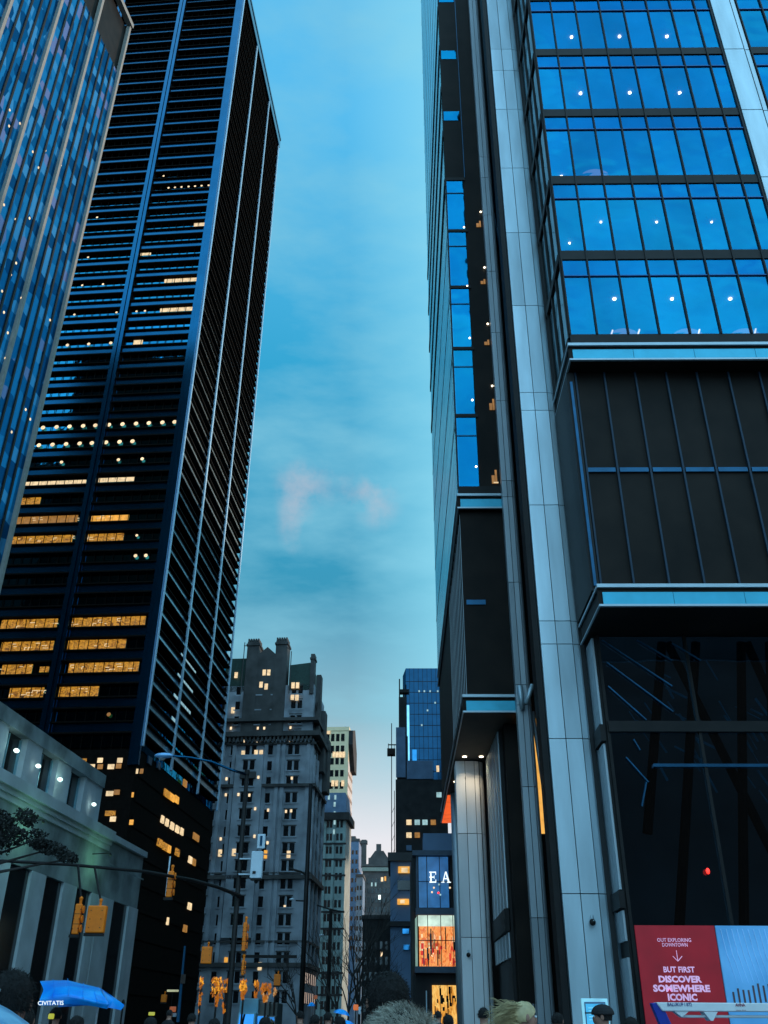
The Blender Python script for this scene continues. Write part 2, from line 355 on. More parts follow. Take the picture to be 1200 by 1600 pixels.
# ================================================================== RIGHT: NEAR GLASS BUILDING
F0 = frame((6.7, 28, 0))
B = thing('glass_office_building', 'tall blue glass and steel office building on the right with stepped projecting bays', 'building', F0)
P = {}
Zf = [25.3, 29.82, 34.35, 38.87, 43.4, 47.92, 52.44, 56.96, 61.5]
xm = [6.82] + [at(q, 530, 28).x for q in (934, 983, 1032, 1080, 1128.6, 1176.6)]
dx = (xm[-1] - xm[1]) / 5
while xm[-1] + dx < 15.9: xm.append(xm[-1] + dx)
xm[-1] = min(xm[-1], 15.3); xm.append(15.9)
xr = [17.3]
while xr[-1] < 27: xr.append(xr[-1] + dx)

def column(x0, x1, xe, y0, y1, z1, seams, side, parent, m, name='column'):
    """clad column: two flat front panels, rounded return to the right"""
    b = MB(); w = (x1 - x0) / 2; gap = .014
    zs = [0] + sorted(seams) + [z1]
    rp = []
    R = xe - x1
    for k in range(6):
        a = math.radians(90 * k / 5); rp.append((x1 + gap + R * .9 * math.sin(a), y0 + .02 + (R * .9) * (1 - math.cos(a))))
    rc = random.Random(int(y0 * 10)); vs = [m]
    for k_, f_ in ((1, .84), (2, 1.12)):
        c_ = m.copy(); c_.name = m.name + '_tone'
        for e_ in [n_ for n_ in c_.node_tree.nodes if n_.type == 'VALTORGB'][0].color_ramp.elements: e_.color = tuple(min(1, q_ * f_) for q_ in e_.color[:3]) + (1,)
        vs.append(c_)
    for z, zz in zip(zs[:-1], zs[1:]):
        b.box(x0, x0 + w - gap, y0 + rc.uniform(0, .006), y0 + .12, z + gap, zz - gap, rc.choice([0, 0, 1, 2]))
        b.box(x0 + w + gap, x1 - gap, y0 + rc.uniform(0, .006), y0 + .12, z + gap, zz - gap, rc.choice([0, 1, 2, 0]))
        poly = rp + [(rp[-1][0], y1), (x1 + gap, y1)]
        b.prism(poly, z + gap, zz - gap)
        b.box(x0, x0 + .1, y0 + .13, y1, z + gap, zz - gap)
    o = b.build(name, vs, parent)
    c = MB(); c.box(x0 + .05, xe - .25, y0 + .08, y1 - .1, 0, z1); c.build('joint_core', M['seam'], o, root=B)
    return o

def zseam(pys, Y, x=900): return [round(at(x, p, Y).z, 2) for p in pys]
se = zseam([1396, 1154, 1006, 970, 789, 641, 613, 477, 363, 262, 170, 109, 76], 31.6, 860)
top = 75.
c1 = column(5.25, 6.41, 7.1, 31.6, 33., top, se, 1, B, M['steel'])
c2 = column(5.17, 5.66, 5.84, 38.8, 39.3, top, se, 1, B, M['steel_dim'])
c3 = column(2.96, 3.92, 4.45, 47.5, 48.8, 13.8, [5.5, 10.2], 1, B, mat('pale_grey_panel', (.66, .68, .70), rough=.5, metal=.1, var=.12, scale=1.4, stretch=(1, 1, .2)))
b = MB(); b.tube([(3.34, 55.0, 0), (3.34, 55.0, 13.8)], .27, 20); b.build('column', M['steel_dim'], B, smooth=True)
# narrow dark trim beside the big column
b = MB(); b.box(5.0, 5.21, 31.75, 32.6, 0, top); b.build('corner_trim', M['black'], B)

def bay(x0, x1, yf, yb, zb, mull, floors, gm, nlamp, name):
    """one projecting window box"""
    base = MB(); ztop = floors[-1]
    for z in floors[:-1]: base.box(x0, x1, yf - .05, yf + .12, z - .28, z + .22)          # black floor bands
    base.box(x0 - .0, x1, yf, yb, ztop, ztop + .3)
    for x in mull: base.box(x - .03, x + .03, yf - .09, yf + .06, floors[0] + .22, ztop)
    base.build('window_frame', M['black'], B)
    tr = MB()
    for z, zz in zip(floors[:-1], floors[1:]): tr.box(x0, x1, yf - .06, yf + .03, zz - 1.22, zz - 1.17)
    tr.build('transom', mat('bright_blue_transom', (.005, .10, .28), rough=.4, metal=.5), B)
    its = []; it2 = []
    for z, zz in zip(floors[:-1], floors[1:]):
        for xa, xb in zip(mull[:-1], mull[1:]):
            its.append(lambda bb, xa=xa, xb=xb, z=z, zz=zz: bb.quad((xa + .03, yf, z + .22), (xb - .03, yf, z + .22), (xb - .03, yf, zz - 1.22), (xa + .03, yf, zz - 1.22)))
            it2.append(lambda bb, xa=xa, xb=xb, z=z, zz=zz: bb.quad((xa + .03, yf, zz - 1.17), (xb - .03, yf, zz - 1.17), (xb - .03, yf, zz - .28), (xa + .03, yf, zz - .28)))
    many(its, 'window_pane', B, gm, I4)
    many(it2, 'upper_pane', B, M.get('bluewin2') or M.setdefault('bluewin2', glassmat('darker_blue_coated_glass', (.004, .19, .42), see=.2)), I4)
    inn = MB()
    for z in floors: inn.box(x0 + .1, x1 - .1, yf + .3, yf + 9, z - .2, z + .1)
    inn.box(x0 + .1, x1 - .1, yf + 9, yf + 9.2, floors[0], ztop)
    inn.build('interior', M['office_dark'], B)
M['office_dark'] = mat('dim_office_interior', (.10, .11, .13), rough=.9, var=.3, scale=1.5, emit=(.012, .016, .03), estr=1.)
bay(6.8, 15.9, 28, 33, 25.3, xm, Zf, M['bluewin'], 3, 'a')
bay(17.3, 28, 28, 33, 25.3, xr, Zf, M['bluewin'], 3, 'b')
# ceiling lights inside the bay, seen through the panes
lampx = {(0,): [(960, 467), (1050, 467), (1141, 467)], (1,): [(939, 347), (1026, 347), (1112, 347), (890, 380)], (2,): [(877, 276)],
         (3,): [(907, 146), (984, 145), (1062, 145)], (4,): [(893, 58), (968, 57), (1042, 57)]}
its = []
for (k,), ps in lampx.items():
    for (px, py) in ps:
        zc = Zf[k + 1] - .24; d = pxdir(px, py); t = (zc - 1.65) / d.z; p = EYE + d * t
        r = .045 if k == 1 else .075
        its.append(lambda bb, p=p, r=r: bb.tube([(p.x, p.y, zc_ := p.z - .02), (p.x, p.y, p.z + .02)], r, 12))
many(its, 'ceiling_light', B, emat('warm_downlight', (1., .86, .7), 30.), I4)
# low strip lights behind the lowest row
its = []
for (px, py) in [(956, 520), (998, 519), (1092, 519), (1180, 518)]:
    p = at(px, py, 28.9)
    its.append(lambda bb, p=p: bb.tube([p - Vector((.05, 0, .14)), p + Vector((.05, 0, .14))], .035, 6))
many(its, 'strip_light', B, emat('warm_strip', (1., .8, .65), 6.), I4)
# glowing pink arcs that imitate curved reflections in the panes
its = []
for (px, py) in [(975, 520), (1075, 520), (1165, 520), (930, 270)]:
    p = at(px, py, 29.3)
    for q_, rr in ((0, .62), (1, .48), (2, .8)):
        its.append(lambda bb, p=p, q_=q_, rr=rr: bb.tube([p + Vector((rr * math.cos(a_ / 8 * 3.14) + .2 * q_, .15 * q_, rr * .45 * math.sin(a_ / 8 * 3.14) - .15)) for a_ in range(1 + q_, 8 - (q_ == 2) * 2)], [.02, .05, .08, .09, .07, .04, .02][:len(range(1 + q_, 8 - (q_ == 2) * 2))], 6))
many(its, 'pink_reflection_arc', B, emat('pink_reflection_glow', (.50, .38, .50), 1.), I4)

# side wall of the near bay (faces the street)
b = MB()
b.quad((6.8, 28.1, 25.4), (6.8, 28.1, 61.5), (6.8, 33, 61.5), (6.8, 33, 25.4)); b.build('side_glazing', M['tealwin'], B)
b = MB()
for z in Zf: b.box(6.72, 6.86, 28.12, 33, z - .22, z + .16)
for y in (28.06, 29.2, 30.3, 31.4): b.box(6.74, 6.86, y - .05, y + .05, 25.4, 61.4)
b.build('side_frame', M['black'], B)
# upright steel strip between the window boxes
b = MB()
for z, zz in zip(Zf[:-1], Zf[1:]):
    b.box(16.0, 16.95, 27.9, 28.2, z + .02, zz - .02); b.box(17.02, 17.22, 27.95, 28.2, z + .02, zz - .02)
b.build('upright_panel', M['steel'], B, bevel=.01)
b = MB(); b.box(15.92, 17.26, 28.0, 28.35, 14.7, 61.5); b.build('upright_backing', M['seam'], B)

def ledge(x0, x1, yf, yb, z0, z1, parent, ret=True):
    """projecting channel-shaped ledge with a light fascia, thin light lips, and a return along the street side"""
    l = MB(); t = (z1 - z0)
    l.box(x0, x1, yf, yf + .1, z1 - .16 * t, z1)
    l.box(x0, x1, yf, yf + .1, z0, z0 + .10 * t)
    l.box(x0, x0 + .06, yf + .11, yb, z1 - .14 * t, z1 - .02 * t); l.box(x0, x0 + .06, yf + .11, yb, z0 + .02, z0 + .10 * t)
    o = l.build('ledge_lip', M['lip'], parent, bevel=.008)
    f = MB(); n = max(1, int((x1 - x0) / 2.35)); w = (x1 - x0 - .16) / n
    for i in range(n): f.box(x0 + .16 + i * w + .008, x0 + .16 + (i + 1) * w - .008, yf + .07, yf + .16, z0 + .12 * t, z0 + .66 * t)
    f.build('ledge_fascia', M.get('fascia') or M.setdefault('fascia', mat('blue_fascia_panel', (.06, .40, .55), rough=.45, metal=.6, var=.1, scale=1.4)), parent)
    k = MB(); k.box(x0 + .08, x1, yf + .17, yb - .01, z0 + .04, z1 - .04); k.box(x0 + .02, x1, yf + .11, yf + .168, z0 + .03, z1 - .03)
    k.build('ledge_core', M['louver'], parent)
M['lip'] = mat('pale_ledge_edge', (.40, .50, .56), rough=.4, metal=.5, var=.05)
ledge(6.66, 28, 27.9, 33.5, 24.2, 25.06, B)
ledge(6.66, 28, 27.9, 31.5, 13.88, 14.7, B)
# dark middle storeys
b = MB(); b.box(6.95, 28, 28.7, 33.4, 14.7, 24.2); b.build('dark_wall', M['louver'], B)
zc = at(1000, 733, 28.6).z
xf = [at(q, 733, 28.6).x for q in (915.6, 965.4, 1017, 1068.5, 1119.5, 1172)]
ddx = (xf[-1] - xf[1]) / 4
while xf[-1] < 27: xf.append(xf[-1] + ddx)
its = [(lambda bb, x=x: bb.box(x - .035, x + .035, 28.6, 28.69, 14.75, 24.15)) for x in [6.98] + xf[1:]]
M['finblue'] = mat('dim_blue_fin', (.006, .028, .055), rough=.6, metal=.2)
many(its, 'wall_fin', B, M['finblue'], I4)
its = [(lambda bb, a=a, c=c: bb.box(a + .08, c - .08, 28.62, 28.69, zc - .09, zc + .09)) for a, c in zip(xf[:-1], xf[1:])]
many(its, 'wall_slot', B, M['blueline'], I4)
b = MB(); b.box(6.62, 6.90, 28.55, 31.5, 14.75, 24.1); b.build('wall_return', M['black'], B)
b = MB(); b.box(6.7, 6.8, 28.48, 28.54, 14.9, 23.6); b.build('wall_fin', M['blueline'], B)
# lobby front, its beams and the diagonal bracing behind the glass
yl = 30.5
xv = [7.06]
while xv[-1] < 27: xv.append(xv[-1] + 3.05)
zr = [0.15, 4.2, at(1100, 1197, yl).z, at(1100, 1137, yl).z, 13.86]
its = []
for a, c in zip(xv[:-1], xv[1:]):
    for z, zz in zip(zr[:-1], zr[1:]):
        its.append(lambda bb, a=a, c=c, z=z, zz=zz: bb.quad((a + .04, yl, z), (c - .04, yl, z), (c - .04, yl, zz), (a + .04, yl, zz)))
many(its, 'lobby_pane', B, M['lobby'], I4)
# faintly glowing teal bars that imitate reflections in the lobby glass
rl = random.Random(12); its = []
for k in range(60):
    x = rl.uniform(8.0, 15.8); z = rl.uniform(8.2, 13.2); L = rl.uniform(.5, 1.6); sl = rl.choice([.55, 1.9, 2.6])
    its.append(lambda bb, x=x, z=z, L=L, sl=sl: bb.tube([(x, 31.1, z), (x + L / (1 + sl) , 31.1, z - L * sl / (1 + sl))], rl.uniform(.015, .05), 4))
many(its, 'reflection_bar', B, mat('faint_teal_reflection', (.02, .10, .16), rough=.5, emit=(.002, .022, .048), estr=1.), I4)
b = MB()
for x in xv: b.box(x - .05, x + .05, yl - .1, yl + .02, .15, 13.86)
b.box(7.06, 27, yl - .18, yl - .02, zr[3] - .18, zr[3] + .18)
b.build('lobby_mullion', M['black'], B)
b = MB(); b.box(8.4, 12.9, yl - .12, yl - .02, zr[2] - .05, zr[2] + .05); b.build('lobby_transom', M['blueline'], B)
b = MB(); b.box(7.1, 28, 38.3, 38.5, 0, 13.8); b.box(7.1, 28, 30.6, 38.3, 13.8, 13.87); b.box(7.1, 28, 30.6, 38.2, 0.15, .2); b.build('lobby_interior', mat('dark_lobby_wall', (.03, .035, .04), rough=.9, var=.4, scale=.35, emit=(.004, .012, .020), estr=1), B)  # wall given a faint teal glow for the dim light in the glass
M['braceblk'] = mat('black_painted_brace', (.003, .003, .0035), rough=.8, spec=.1)
its = []
for (xa, za, xb_, zb_) in [(8.5, 4, 10.6, 13.7), (9.6, 13.7, 12.4, 5), (10.4, 3.5, 12.2, 13.7), (11.6, 4, 13.2, 13.7), (12.4, 13.7, 14.4, 5), (8.0, 7.2, 9.4, 13.7), (13.4, 4, 15.6, 13.7), (15, 13.7, 17.5, 4)]:
    its.append(lambda bb, xa=xa, za=za, xb_=xb_, zb_=zb_: bb.tube([(xa, 30.75, za), (xb_, 30.75, zb_)], .16, 8))
many(its, 'diagonal_brace', B, M['braceblk'], I4)
# blue rods just before the lobby glass, imitating slanting reflections
its = []
for (p0, p1) in [((940, 1000), (1050, 1072)), ((948, 1035), (1052, 1112)), ((950, 1072), (1010, 1125)), ((995, 1000), (1050, 1032)), ((1050, 1005), (1095, 1032)), ((978, 1183), (1013, 1222)), ((990, 1155), (1000, 1172)), ((1010, 1222), (1003, 1260))]:
    a = at(*p0, 30.42); c = at(*p1, 30.42)
    its.append(lambda bb, a=a, c=c: bb.tube([a, c], .035, 5))
many(its, 'reflection_streak', B, M['blueline'], I4)
# obliquely seen return screen between lobby front and column
b = MB()
for i, (ya, yb_) in enumerate([(30.55, 30.86), (30.9, 31.2), (31.24, 31.56)]):
    for z, zz in [(.3, 3.6), (4.05, 4.9), (5.5, 10.05), (10.7, 13.8)]: b.box(6.86, 6.93, ya, yb_, z, zz)
b.build('return_panel', M['steel_dim'], B)
b = MB(); b.box(6.93, 7.04, 30.5, 31.6, 0, 13.87); b.box(6.78, 6.95, 30.4, 31.6, 10.1, 10.66); b.box(6.78, 6.95, 30.4, 31.6, 4.95, 5.45); b.build('return_frame', M['black'], B)
b = MB(); p = at(1106, 1361, 30.35); b.ball(p, .06, 10, 6, (1, .6, 1.5)); b.build('red_light', M['redlamp'], B)
# dome camera on the column
def dome(p, r=.09):
    d = MB(); d.ball(p, r, 16, 10); o = d.build('dome_camera', M['black'], B, smooth=True)
    e = MB(); e.tube([Vector(p) + Vector((0, .0, r)), Vector(p) + Vector((0, .0, r + .1))], r * .5, 10); e.build('mount', M['steel'], o, root=B)
    q = MB(); q.ball(Vector(p) + Vector((r * .25, -r * .75, r * .35)), r * .22, 8, 6); q.build('glint_lens', M['lip'], o, root=B)
dome(at(926, 1441, 31.4), .10); dome(at(732, 1492, 47.3), .10)

# ---- second bay, further down the street
b2x = (3.05, 5.2)
yf = 39.5
Zb = [25.35] + [29.87, 34.4, 38.92, 43.44, 47.95]
fr = MB()
for z in Zb[1:-1]: fr.box(3.05, 4.25, yf - .05, yf + .1, z - .1, z + .1)
fr.box(3.05, 5.2, yf - .05, yf + .12, 25.06, 25.5); fr.box(3.05, 4.25, yf - .05, yf + .1, 47.8, 48.05)
fr.box(3.03, 3.1, yf - .06, yf + .1, 25.4, 48.05)
fr.build('window_frame', M['black'], B)
its = [(lambda bb, z=z, zz=zz: bb.quad((3.1, yf, z + .1), (4.12, yf, z + .1), (4.12, yf, zz - .1), (3.1, yf, zz - .1))) for z, zz in zip(Zb[:-1], Zb[1:])]
many(its, 'window_pane', B, M['bluewin'], I4)
b = MB()
for z in Zb[1:]: b.box(3.1, 4.12, yf - .04, yf + .02, z - 1.3, z - 1.25)
b.build('transom', M['blueline'], B)
b = MB(); b.box(4.15, 5.2, yf + .02, yf + .3, 25.4, 90); b.box(3.1, 4.15, yf + .9, yf + 1.1, 25.4, 48); b.build('dark_recess', M['louver'], B)
its = []
for (px, py) in [(725, 355), (730, 447), (734, 528), (738, 625), (744, 729)]:
    p = at(px, py, yf - .03); its.append(lambda bb, p=p: bb.ball(p, .055, 10, 6))
for (px, py) in [(751, 331), (757, 418), (762, 506), (769, 603)]:
    p = at(px, py, yf - .03); its.append(lambda bb, p=p: bb.ball(p, .055, 10, 6))
many(its, 'ceiling_light', B, M['lamp'], I4)
its = []
for (px, py, h) in [(750, 350, .5), (757, 440, .35), (763, 535, .35), (771, 632, .7), (775, 745, .8)]:
    p = at(px, py, yf - .0)
    its.append(lambda bb, p=p, h=h: bb.box(p.x - .05, p.x + .05, p.y - .02, p.y + .01, p.z - h / 2, p.z + h / 2))
    its.append(lambda bb, p=p, h=h: bb.box(p.x - .22, p.x - .07, p.y - .02, p.y + .01, p.z - h / 2, p.z + h * .1))
many(its, 'lit_slot', B, M['litdim'], I4)
b = MB(); p = at(775, 754, yf - .02); b.box(p.x - .12, p.x + .12, p.y - .02, p.y + .02, p.z - .03, p.z + .03); b.build('strip_light', M['litcream'], B)
# black plant floors above with blue slots
b = MB(); b.box(3.05, 5.25, yf + .03, yf + .6, 48.05, 110); b.build('plant_floor_wall', M['louver'], B)
its = []
for (ya, yb_) in [(188, 174), (92, 79), (3, -12)]:
    z0 = at(710, ya, yf).z; z1 = at(710, yb_, yf).z
    its.append(lambda bb, z0=z0, z1=z1: bb.quad((3.1, yf, z0), (4.15, yf, z0), (4.15, yf, z1), (3.1, yf, z1)))
many(its, 'window_pane', B, M['bluewin'], I4)
its = [(lambda bb, x=x: bb.box(x - .02, x + .02, yf - .02, yf + .02, 48.1, 108)) for x in (4.25,)]
many(its, 'wall_fin', B, M['blueline'], I4)
# street-side wall of the tower (x = 3.03)
sw = MB(); sw.box(3.03, 3.2, yf + .7, 66.6, 25.06, 118); sw.build('street_wall', M['sidewall'] if 'sidewall' in M else M['tealside'] if 'tealside' in M else mat('street_wall_glass', (.36, .78, .90), rough=.22, metal=.95, var=.22, scale=.5, stretch=(1, .3, 2)), B)
zz = 25.06; its = []
while zz < 117:
    its.append(zz); zz += 4.52
big = [(lambda bb, z=z: bb.box(2.96, 3.02, yf, 66.6, z - .3, z + .3)) for z in its if 46 < z < 70]
many(big, 'floor_band', B, M['black'], I4)
sm_ = [(lambda bb, z=z: bb.box(3.015, 3.028, yf + .1, 66.6, z - .1, z + .1)) for z in its if z <= 46 or z >= 70]
many(sm_, 'floor_line', B, M['blueline'], I4)
its = []
y = yf + 1.2
while y < 66.5: its.append(y); y += 1.13
many([(lambda bb, y=y: bb.box(3.022, 3.029, y - .03, y + .03, 25.1, 46)) for y in its], 'street_mullion', B, M['blueline'], I4)
# ledges of bay two, with long street returns
ledge(2.97, 5.2, yf - .1, 66.6, 24.2, 25.06, B)
ledge(2.86, 5.2, yf - .1, 64.0, 13.85, 14.68, B)
b = MB(); b.box(3.12, 5.22, yf + .25, 66.6, 14.7, 24.2); b.build('dark_wall', M['louver'], B)
its = []
y = yf + .5
while y < 51: its.append(y); y += 1.05
many([(lambda bb, y=y: bb.box(3.095, 3.115, y - .02, y + .02, 14.75, 24.15)) for y in its], 'street_fin', B, M['steel_dim'], I4)
b = MB(); z0 = at(740, 938, yf).z; b.box(3.25, 4.15, yf + .2, yf + .24, z0 - .12, z0 + .12); b.build('wall_slot', M['blueline'], B)
# soffit lamps
its = []
for (px, py) in [(726, 1183), (752, 1183), (712, 1222)]:
    d = pxdir(px, py); t = (13.80 - 1.65) / d.z; p = EYE + d * t
    its.append(lambda bb, p=p: bb.tube([p, p + Vector((0, 0, .05))], .11, 12))
many(its, 'soffit_lamp', B, M['lamp'], I4)
for (px, py) in [(726, 1183), (752, 1183)]:
    d = pxdir(px, py); t = (13.80 - 1.65) / d.z; p = EYE + d * t
    L = bpy.data.lights.new('soffit_spot', 'SPOT'); L.energy = 110; L.color = (1, .78, .5); L.spot_size = math.radians(110); L.spot_blend = .8; L.shadow_soft_size = .1
    lo = bpy.data.objects.new('soffit_spot', L); COL.objects.link(lo); lo.location = p - Vector((0, 0, .08))
# lobby return of bay two
b = MB()
x0 = 3.98
ys = [47.4, 46.4, 45.3, 44.2, 43.1, 42.0]
for ya, yb_ in zip(ys[:-1], ys[1:]):
    for z, zz in [(4.3, 5.25), (6.2, 11.3), (11.3, 13.75)]: b.box(4.5 + .02 * (47.4 - ya), 4.56 + .02 * (47.4 - ya), yb_ + .03, ya - .03, z, zz)
b.build('return_panel', M['steel_dim'], B)
b = MB(); b.box(4.66, 4.8, 41.9, 47.6, 0, 13.8); b.box(4.46, 4.7, 41.9, 47.6, 5.3, 6.15); b.build('return_frame', M['black'], B)
b = MB(); b.box(4.8, 5.7, 41.0, 60, 0, 13.8); b.box(5.7, 28, 44.0, 60, 0, 13.8); b.build('dark_lobby_block', M['louver'], B)
b = MB(); b.box(3.4, 5.0, 56.0, 60, 0, 13.8); b.build('dark_lobby_block', M['louver'], B)
its = [(lambda bb, x=x: bb.box(x, x + .03, 40.9, 40.98, .1, 2.6)) for x in [4.82 + .09 * i for i in range(10)]]
many(its, 'grille_bar', B, M['steel_dim'], I4)
# notch between the columns: dark wall, bracket, brace, amber lit lobby
b = MB(); b.box(5.3, 6.9, 42.3, 42.5, 14.7, 110); b.box(7.05, 7.15, 33.4, 42.3, 0, 110); b.build('notch_wall', M['louver'], B)
b = MB(); a = at(838, 1095, 41.5); c = at(858, 1310, 41.5); e = at(826, 1097, 41.5)
b.quad((5.75, 42.2, 8.9), (7.2, 42.2, 8.9), (7.2, 42.2, at(840, 1150, 42.2).z), (5.75, 42.2, at(840, 1150, 42.2).z)); b.build('lit_lobby_wall', M['amber'], B)
b = MB(); z1 = at(840, 1150, 42.2).z; b.quad((5.75, 42.2, z1), (7.2, 42.2, z1), (7.2, 40.8, 14.0), (5.75, 40.8, 14.0)); b.build('lit_lobby_ceiling', M['amberdk'], B)
b = MB(); b.box(5.6, 7.0, 40.3, 42.4, 0, 8.9); b.build('notch_base', M['louver'], B)
b = MB(); b.tube([at(832, 1112, 39.4), at(847, 1215, 39.4), at(863, 1330, 39.4), at(880, 1470, 39.4)], .085, 8); b.build('slanted_strut', M['steel_dim'], B, smooth=True)
b = MB(); b.tube([at(816, 1108, 38.6), at(812, 1072, 38.6)], [.10, .14], 8); b.tube([at(822, 1100, 38.4), at(832, 1070, 38.4)], [.12, .1], 8); b.build('column_bracket', M['steel'], B, smooth=True)
b = MB(); b.tube([at(742, 0, 41), at(757, 200, 41), at(772, 330, 41)], .22, 10); b.tube([at(770, 330, 41), at(800, 470, 41), at(830, 700, 41)], .2, 10); b.build('curved_brace', M['towersteel'], B, smooth=True)
b = MB(); b.box(5.25, 5.6, 42.0, 42.3, 14.8, 110); b.build('recessed_upright', M['blueline'], B)
# building mass behind everything
b = MB(); b.box(7.4, 40, 38.6, 66.5, 0, 118); b.box(3.25, 7.4, 42.6, 66.5, 14.9, 118); b.box(28, 40, 28, 38.6, 0, 118); b.build('core_wall', M['dark'], B)
b = MB(); b.quad((2.9, yf + .1, 13.84), (2.9, 64, 13.84), (5.2, 64, 13.84), (5.2, yf + .1, 13.84)); b.build('soffit', mat('brown_soffit', (.05, .04, .03), rough=.7), B)
b = MB(); b.quad((2.93, 55.5, 13.82), (2.93, 63.9, 13.82), (3.9, 63.9, 13.82), (3.9, 55.5, 13.82)); b.build('orange_soffit_glow', M['orange'], B)  # orange light on the far soffit, imitated by a glowing sheet

# ================================================================== HOARDING with the printed panels
H = thing('advertising_hoarding', 'red and blue printed hoarding panel standing in front of the dark lobby', 'hoarding', frame((6.1, 26, 0)))
b = MB(); b.box(6.12, 8.17, 26, 26.06, .3, 4.06); b.build('red_panel', M['redpanel'], H)
b = MB(); b.box(8.20, 14.5, 26, 26.06, .3, 4.06); b.build('picture_panel', M['skyprint'], H)
b = MB(); b.box(8.0, 14.6, 26.07, 26.16, .1, 4.0); b.box(6.2, 8.0, 26.07, 26.16, .1, 4.0); b.build('backing_board', M['black'], H)
b = MB()
def T(s, cx, z, h, w, bold=0.): text(b, s, (cx - w / 2, 25.995, z), (1, 0, 0), (0, 0, 1), h, .004, w, bold)
def hx(px, py): return at(px, py, 26)
for s, pxa, pxb, py0, py1, bo in [('OUT EXPLORING', 1027, 1080, 1471.5, 1465.5, .01), ('DOWNTOWN', 1035, 1074.5, 1479, 1473, .01), ('BUT FIRST', 1037, 1086, 1519, 1510, .03),
                                  ('DISCOVER', 1029.5, 1097, 1534.5, 1524.5, .05), ('SOMEWHERE', 1021, 1110, 1549, 1538.5, .05), ('ICONIC', 1044, 1090, 1563, 1552.5, .05)]:
    p = hx(pxa, py0); q = hx(pxb, py0); r = hx(pxa, py1)
    b = MB(); text(b, s, (p.x, 25.996, p.z), (1, 0, 0), (0, 0, 1), r.z - p.z, .004, q.x - p.x, bo); b.build('lettering', M['pinkink'], H)
b = MB(); a = hx(1056.5, 1485); c = hx(1059, 1502); l = hx(1051, 1494); r = hx(1065.5, 1494)
for u_, v_ in ((a, c), (l, c), (r, c)): b.tube([(u_.x, 25.985, u_.z), (v_.x, 25.985, v_.z)], .009, 5)
b.build('arrow', M['pinkink'], H)
b = MB()
for i in range(26):
    x = 8.32 + i * .14; t0 = max(0, 1 - i / 30)
    b.tube([(x, 25.99, 3.98), (x + .06, 25.99, 3.4), (x + .2, 25.99, 2.75)], [.012, .012, .004], 4)
b.build('rib_pattern', M['ribprint'], H)
b = MB()
for i in range(40):
    x = 8.36 + i * .13; z = 2.42 + .06 * i * .5; b.box(x, x + .045, 25.985, 25.998, 2.2 + .02 * i, z + .12 + .05 * math.sin(i * 1.7))
b.build('rib_pattern', M['brownprint'], H)

# ================================================================== POSTER STAND
p = at(908, 1560, 24); q = at(949, 1560, 24)
S = thing('poster_stand', 'pale blue framed poster stand in front of the big steel column', 'poster stand', frame((p.x, 24, 0)))
b = MB(); b.box(p.x, q.x, 24, 24.08, .5, p.z); b.build('frame', M['cyanframe'], S, bevel=.01)
b = MB(); b.box(p.x + .06, q.x - .06, 23.985, 24.0, .56, p.z - .07); b.build('inner_line', M['bluegrey'], S)
b = MB(); b.box(p.x + .085, q.x - .085, 23.975, 23.985, .6, p.z - .11); b.build('poster', M['cyanpanel'], S)
b = MB()
for i in range(5): b.box(p.x + .14, q.x - .16 - .03 * (i % 2), 23.970, 23.975, p.z - .2 - .06 * i, p.z - .185 - .06 * i)
b.build('print_lines', M['cyanframe'], S)
for x in (p.x + .08, q.x - .14):
    b = MB(); b.box(x, x + .05, 24.02, 24.07, 0.14, .5); b.build('leg', M['steel'], S)

# ================================================================== LEFT DARK TOWER
TP = (-38.75, 137.0); TA = 3.86; FT = frame((TP[0], TP[1], 0), TA)
T_ = thing('dark_steel_tower', 'black steel office tower with horizontal blue bands behind the pale ribbed one', 'skyscraper', FT)
Z0 = 51.7; DZ = 3.92; ZT = 236.2; K0, K1 = -3, 46
LW, SD = 80, 48.0                          # front length, side length
b = MB(FT); b.box(-LW, -1.2, 1.2, SD - 1.2, 0, ZT - 1); b.build('core', M['towerblk'], T_)
fl = MB(FT)
for k in range(K0, K1 + 1):
    zc = Z0 + DZ * k
    for (za, zb_) in ((zc + .98, zc + 1.24), (zc + 2.72, zc + 2.94)):
        fl.box(-LW, -.3, .0, 1.15, za, zb_); fl.box(-1.15, 0, .3, SD, za, zb_)
fl.build('floor_flange', M['towerblk'], T_)
its = []
for k in range(K0, K1): 
    zc = Z0 + DZ * k; its.append(lambda bb, zc=zc: bb.box(-LW, -.6, .40, .5, zc + 1.245, zc + 2.715))
many(its, 'front_spandrel', T_, M['towersteel'], FT)
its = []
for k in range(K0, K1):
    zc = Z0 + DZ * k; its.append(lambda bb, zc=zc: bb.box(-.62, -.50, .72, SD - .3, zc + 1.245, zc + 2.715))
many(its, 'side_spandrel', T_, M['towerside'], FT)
its = []
for k in range(K0, K1 + 1):
    zc = Z0 + DZ * k; its.append(lambda bb, zc=zc: bb.box(-LW, -1.0, .82, 1.1, zc - .965, zc + .975))
many(its, 'front_window_band', T_, M['towerwin'], FT)
its = []
for k in range(K0, K1 + 1):
    zc = Z0 + DZ * k; its.append(lambda bb, zc=zc: bb.box(-1.1, -.95, 1.12, SD - .5, zc - .965, zc + .975))
many(its, 'side_window_band', T_, M['towerwin'], FT)
b = MB(FT)
t = -1.7
while t > -LW:
    b.box(t - .05, t + .05, .52, .62, 36, ZT - 8); t -= 1.6
b.build('window_mullion', M['towerblk'], T_)
its = []
for t in (-16.4, -32.6, -48.8, -65): its.append(lambda bb, t=t: bb.box(t, t + .75, -.35, 1.0, 36, ZT))
for t in (-16.4, -32.6, -48.8, -65): its.append(lambda bb, t=t: bb.box(t + .85, t + 1.5, -.15, 1.0, 36, ZT))
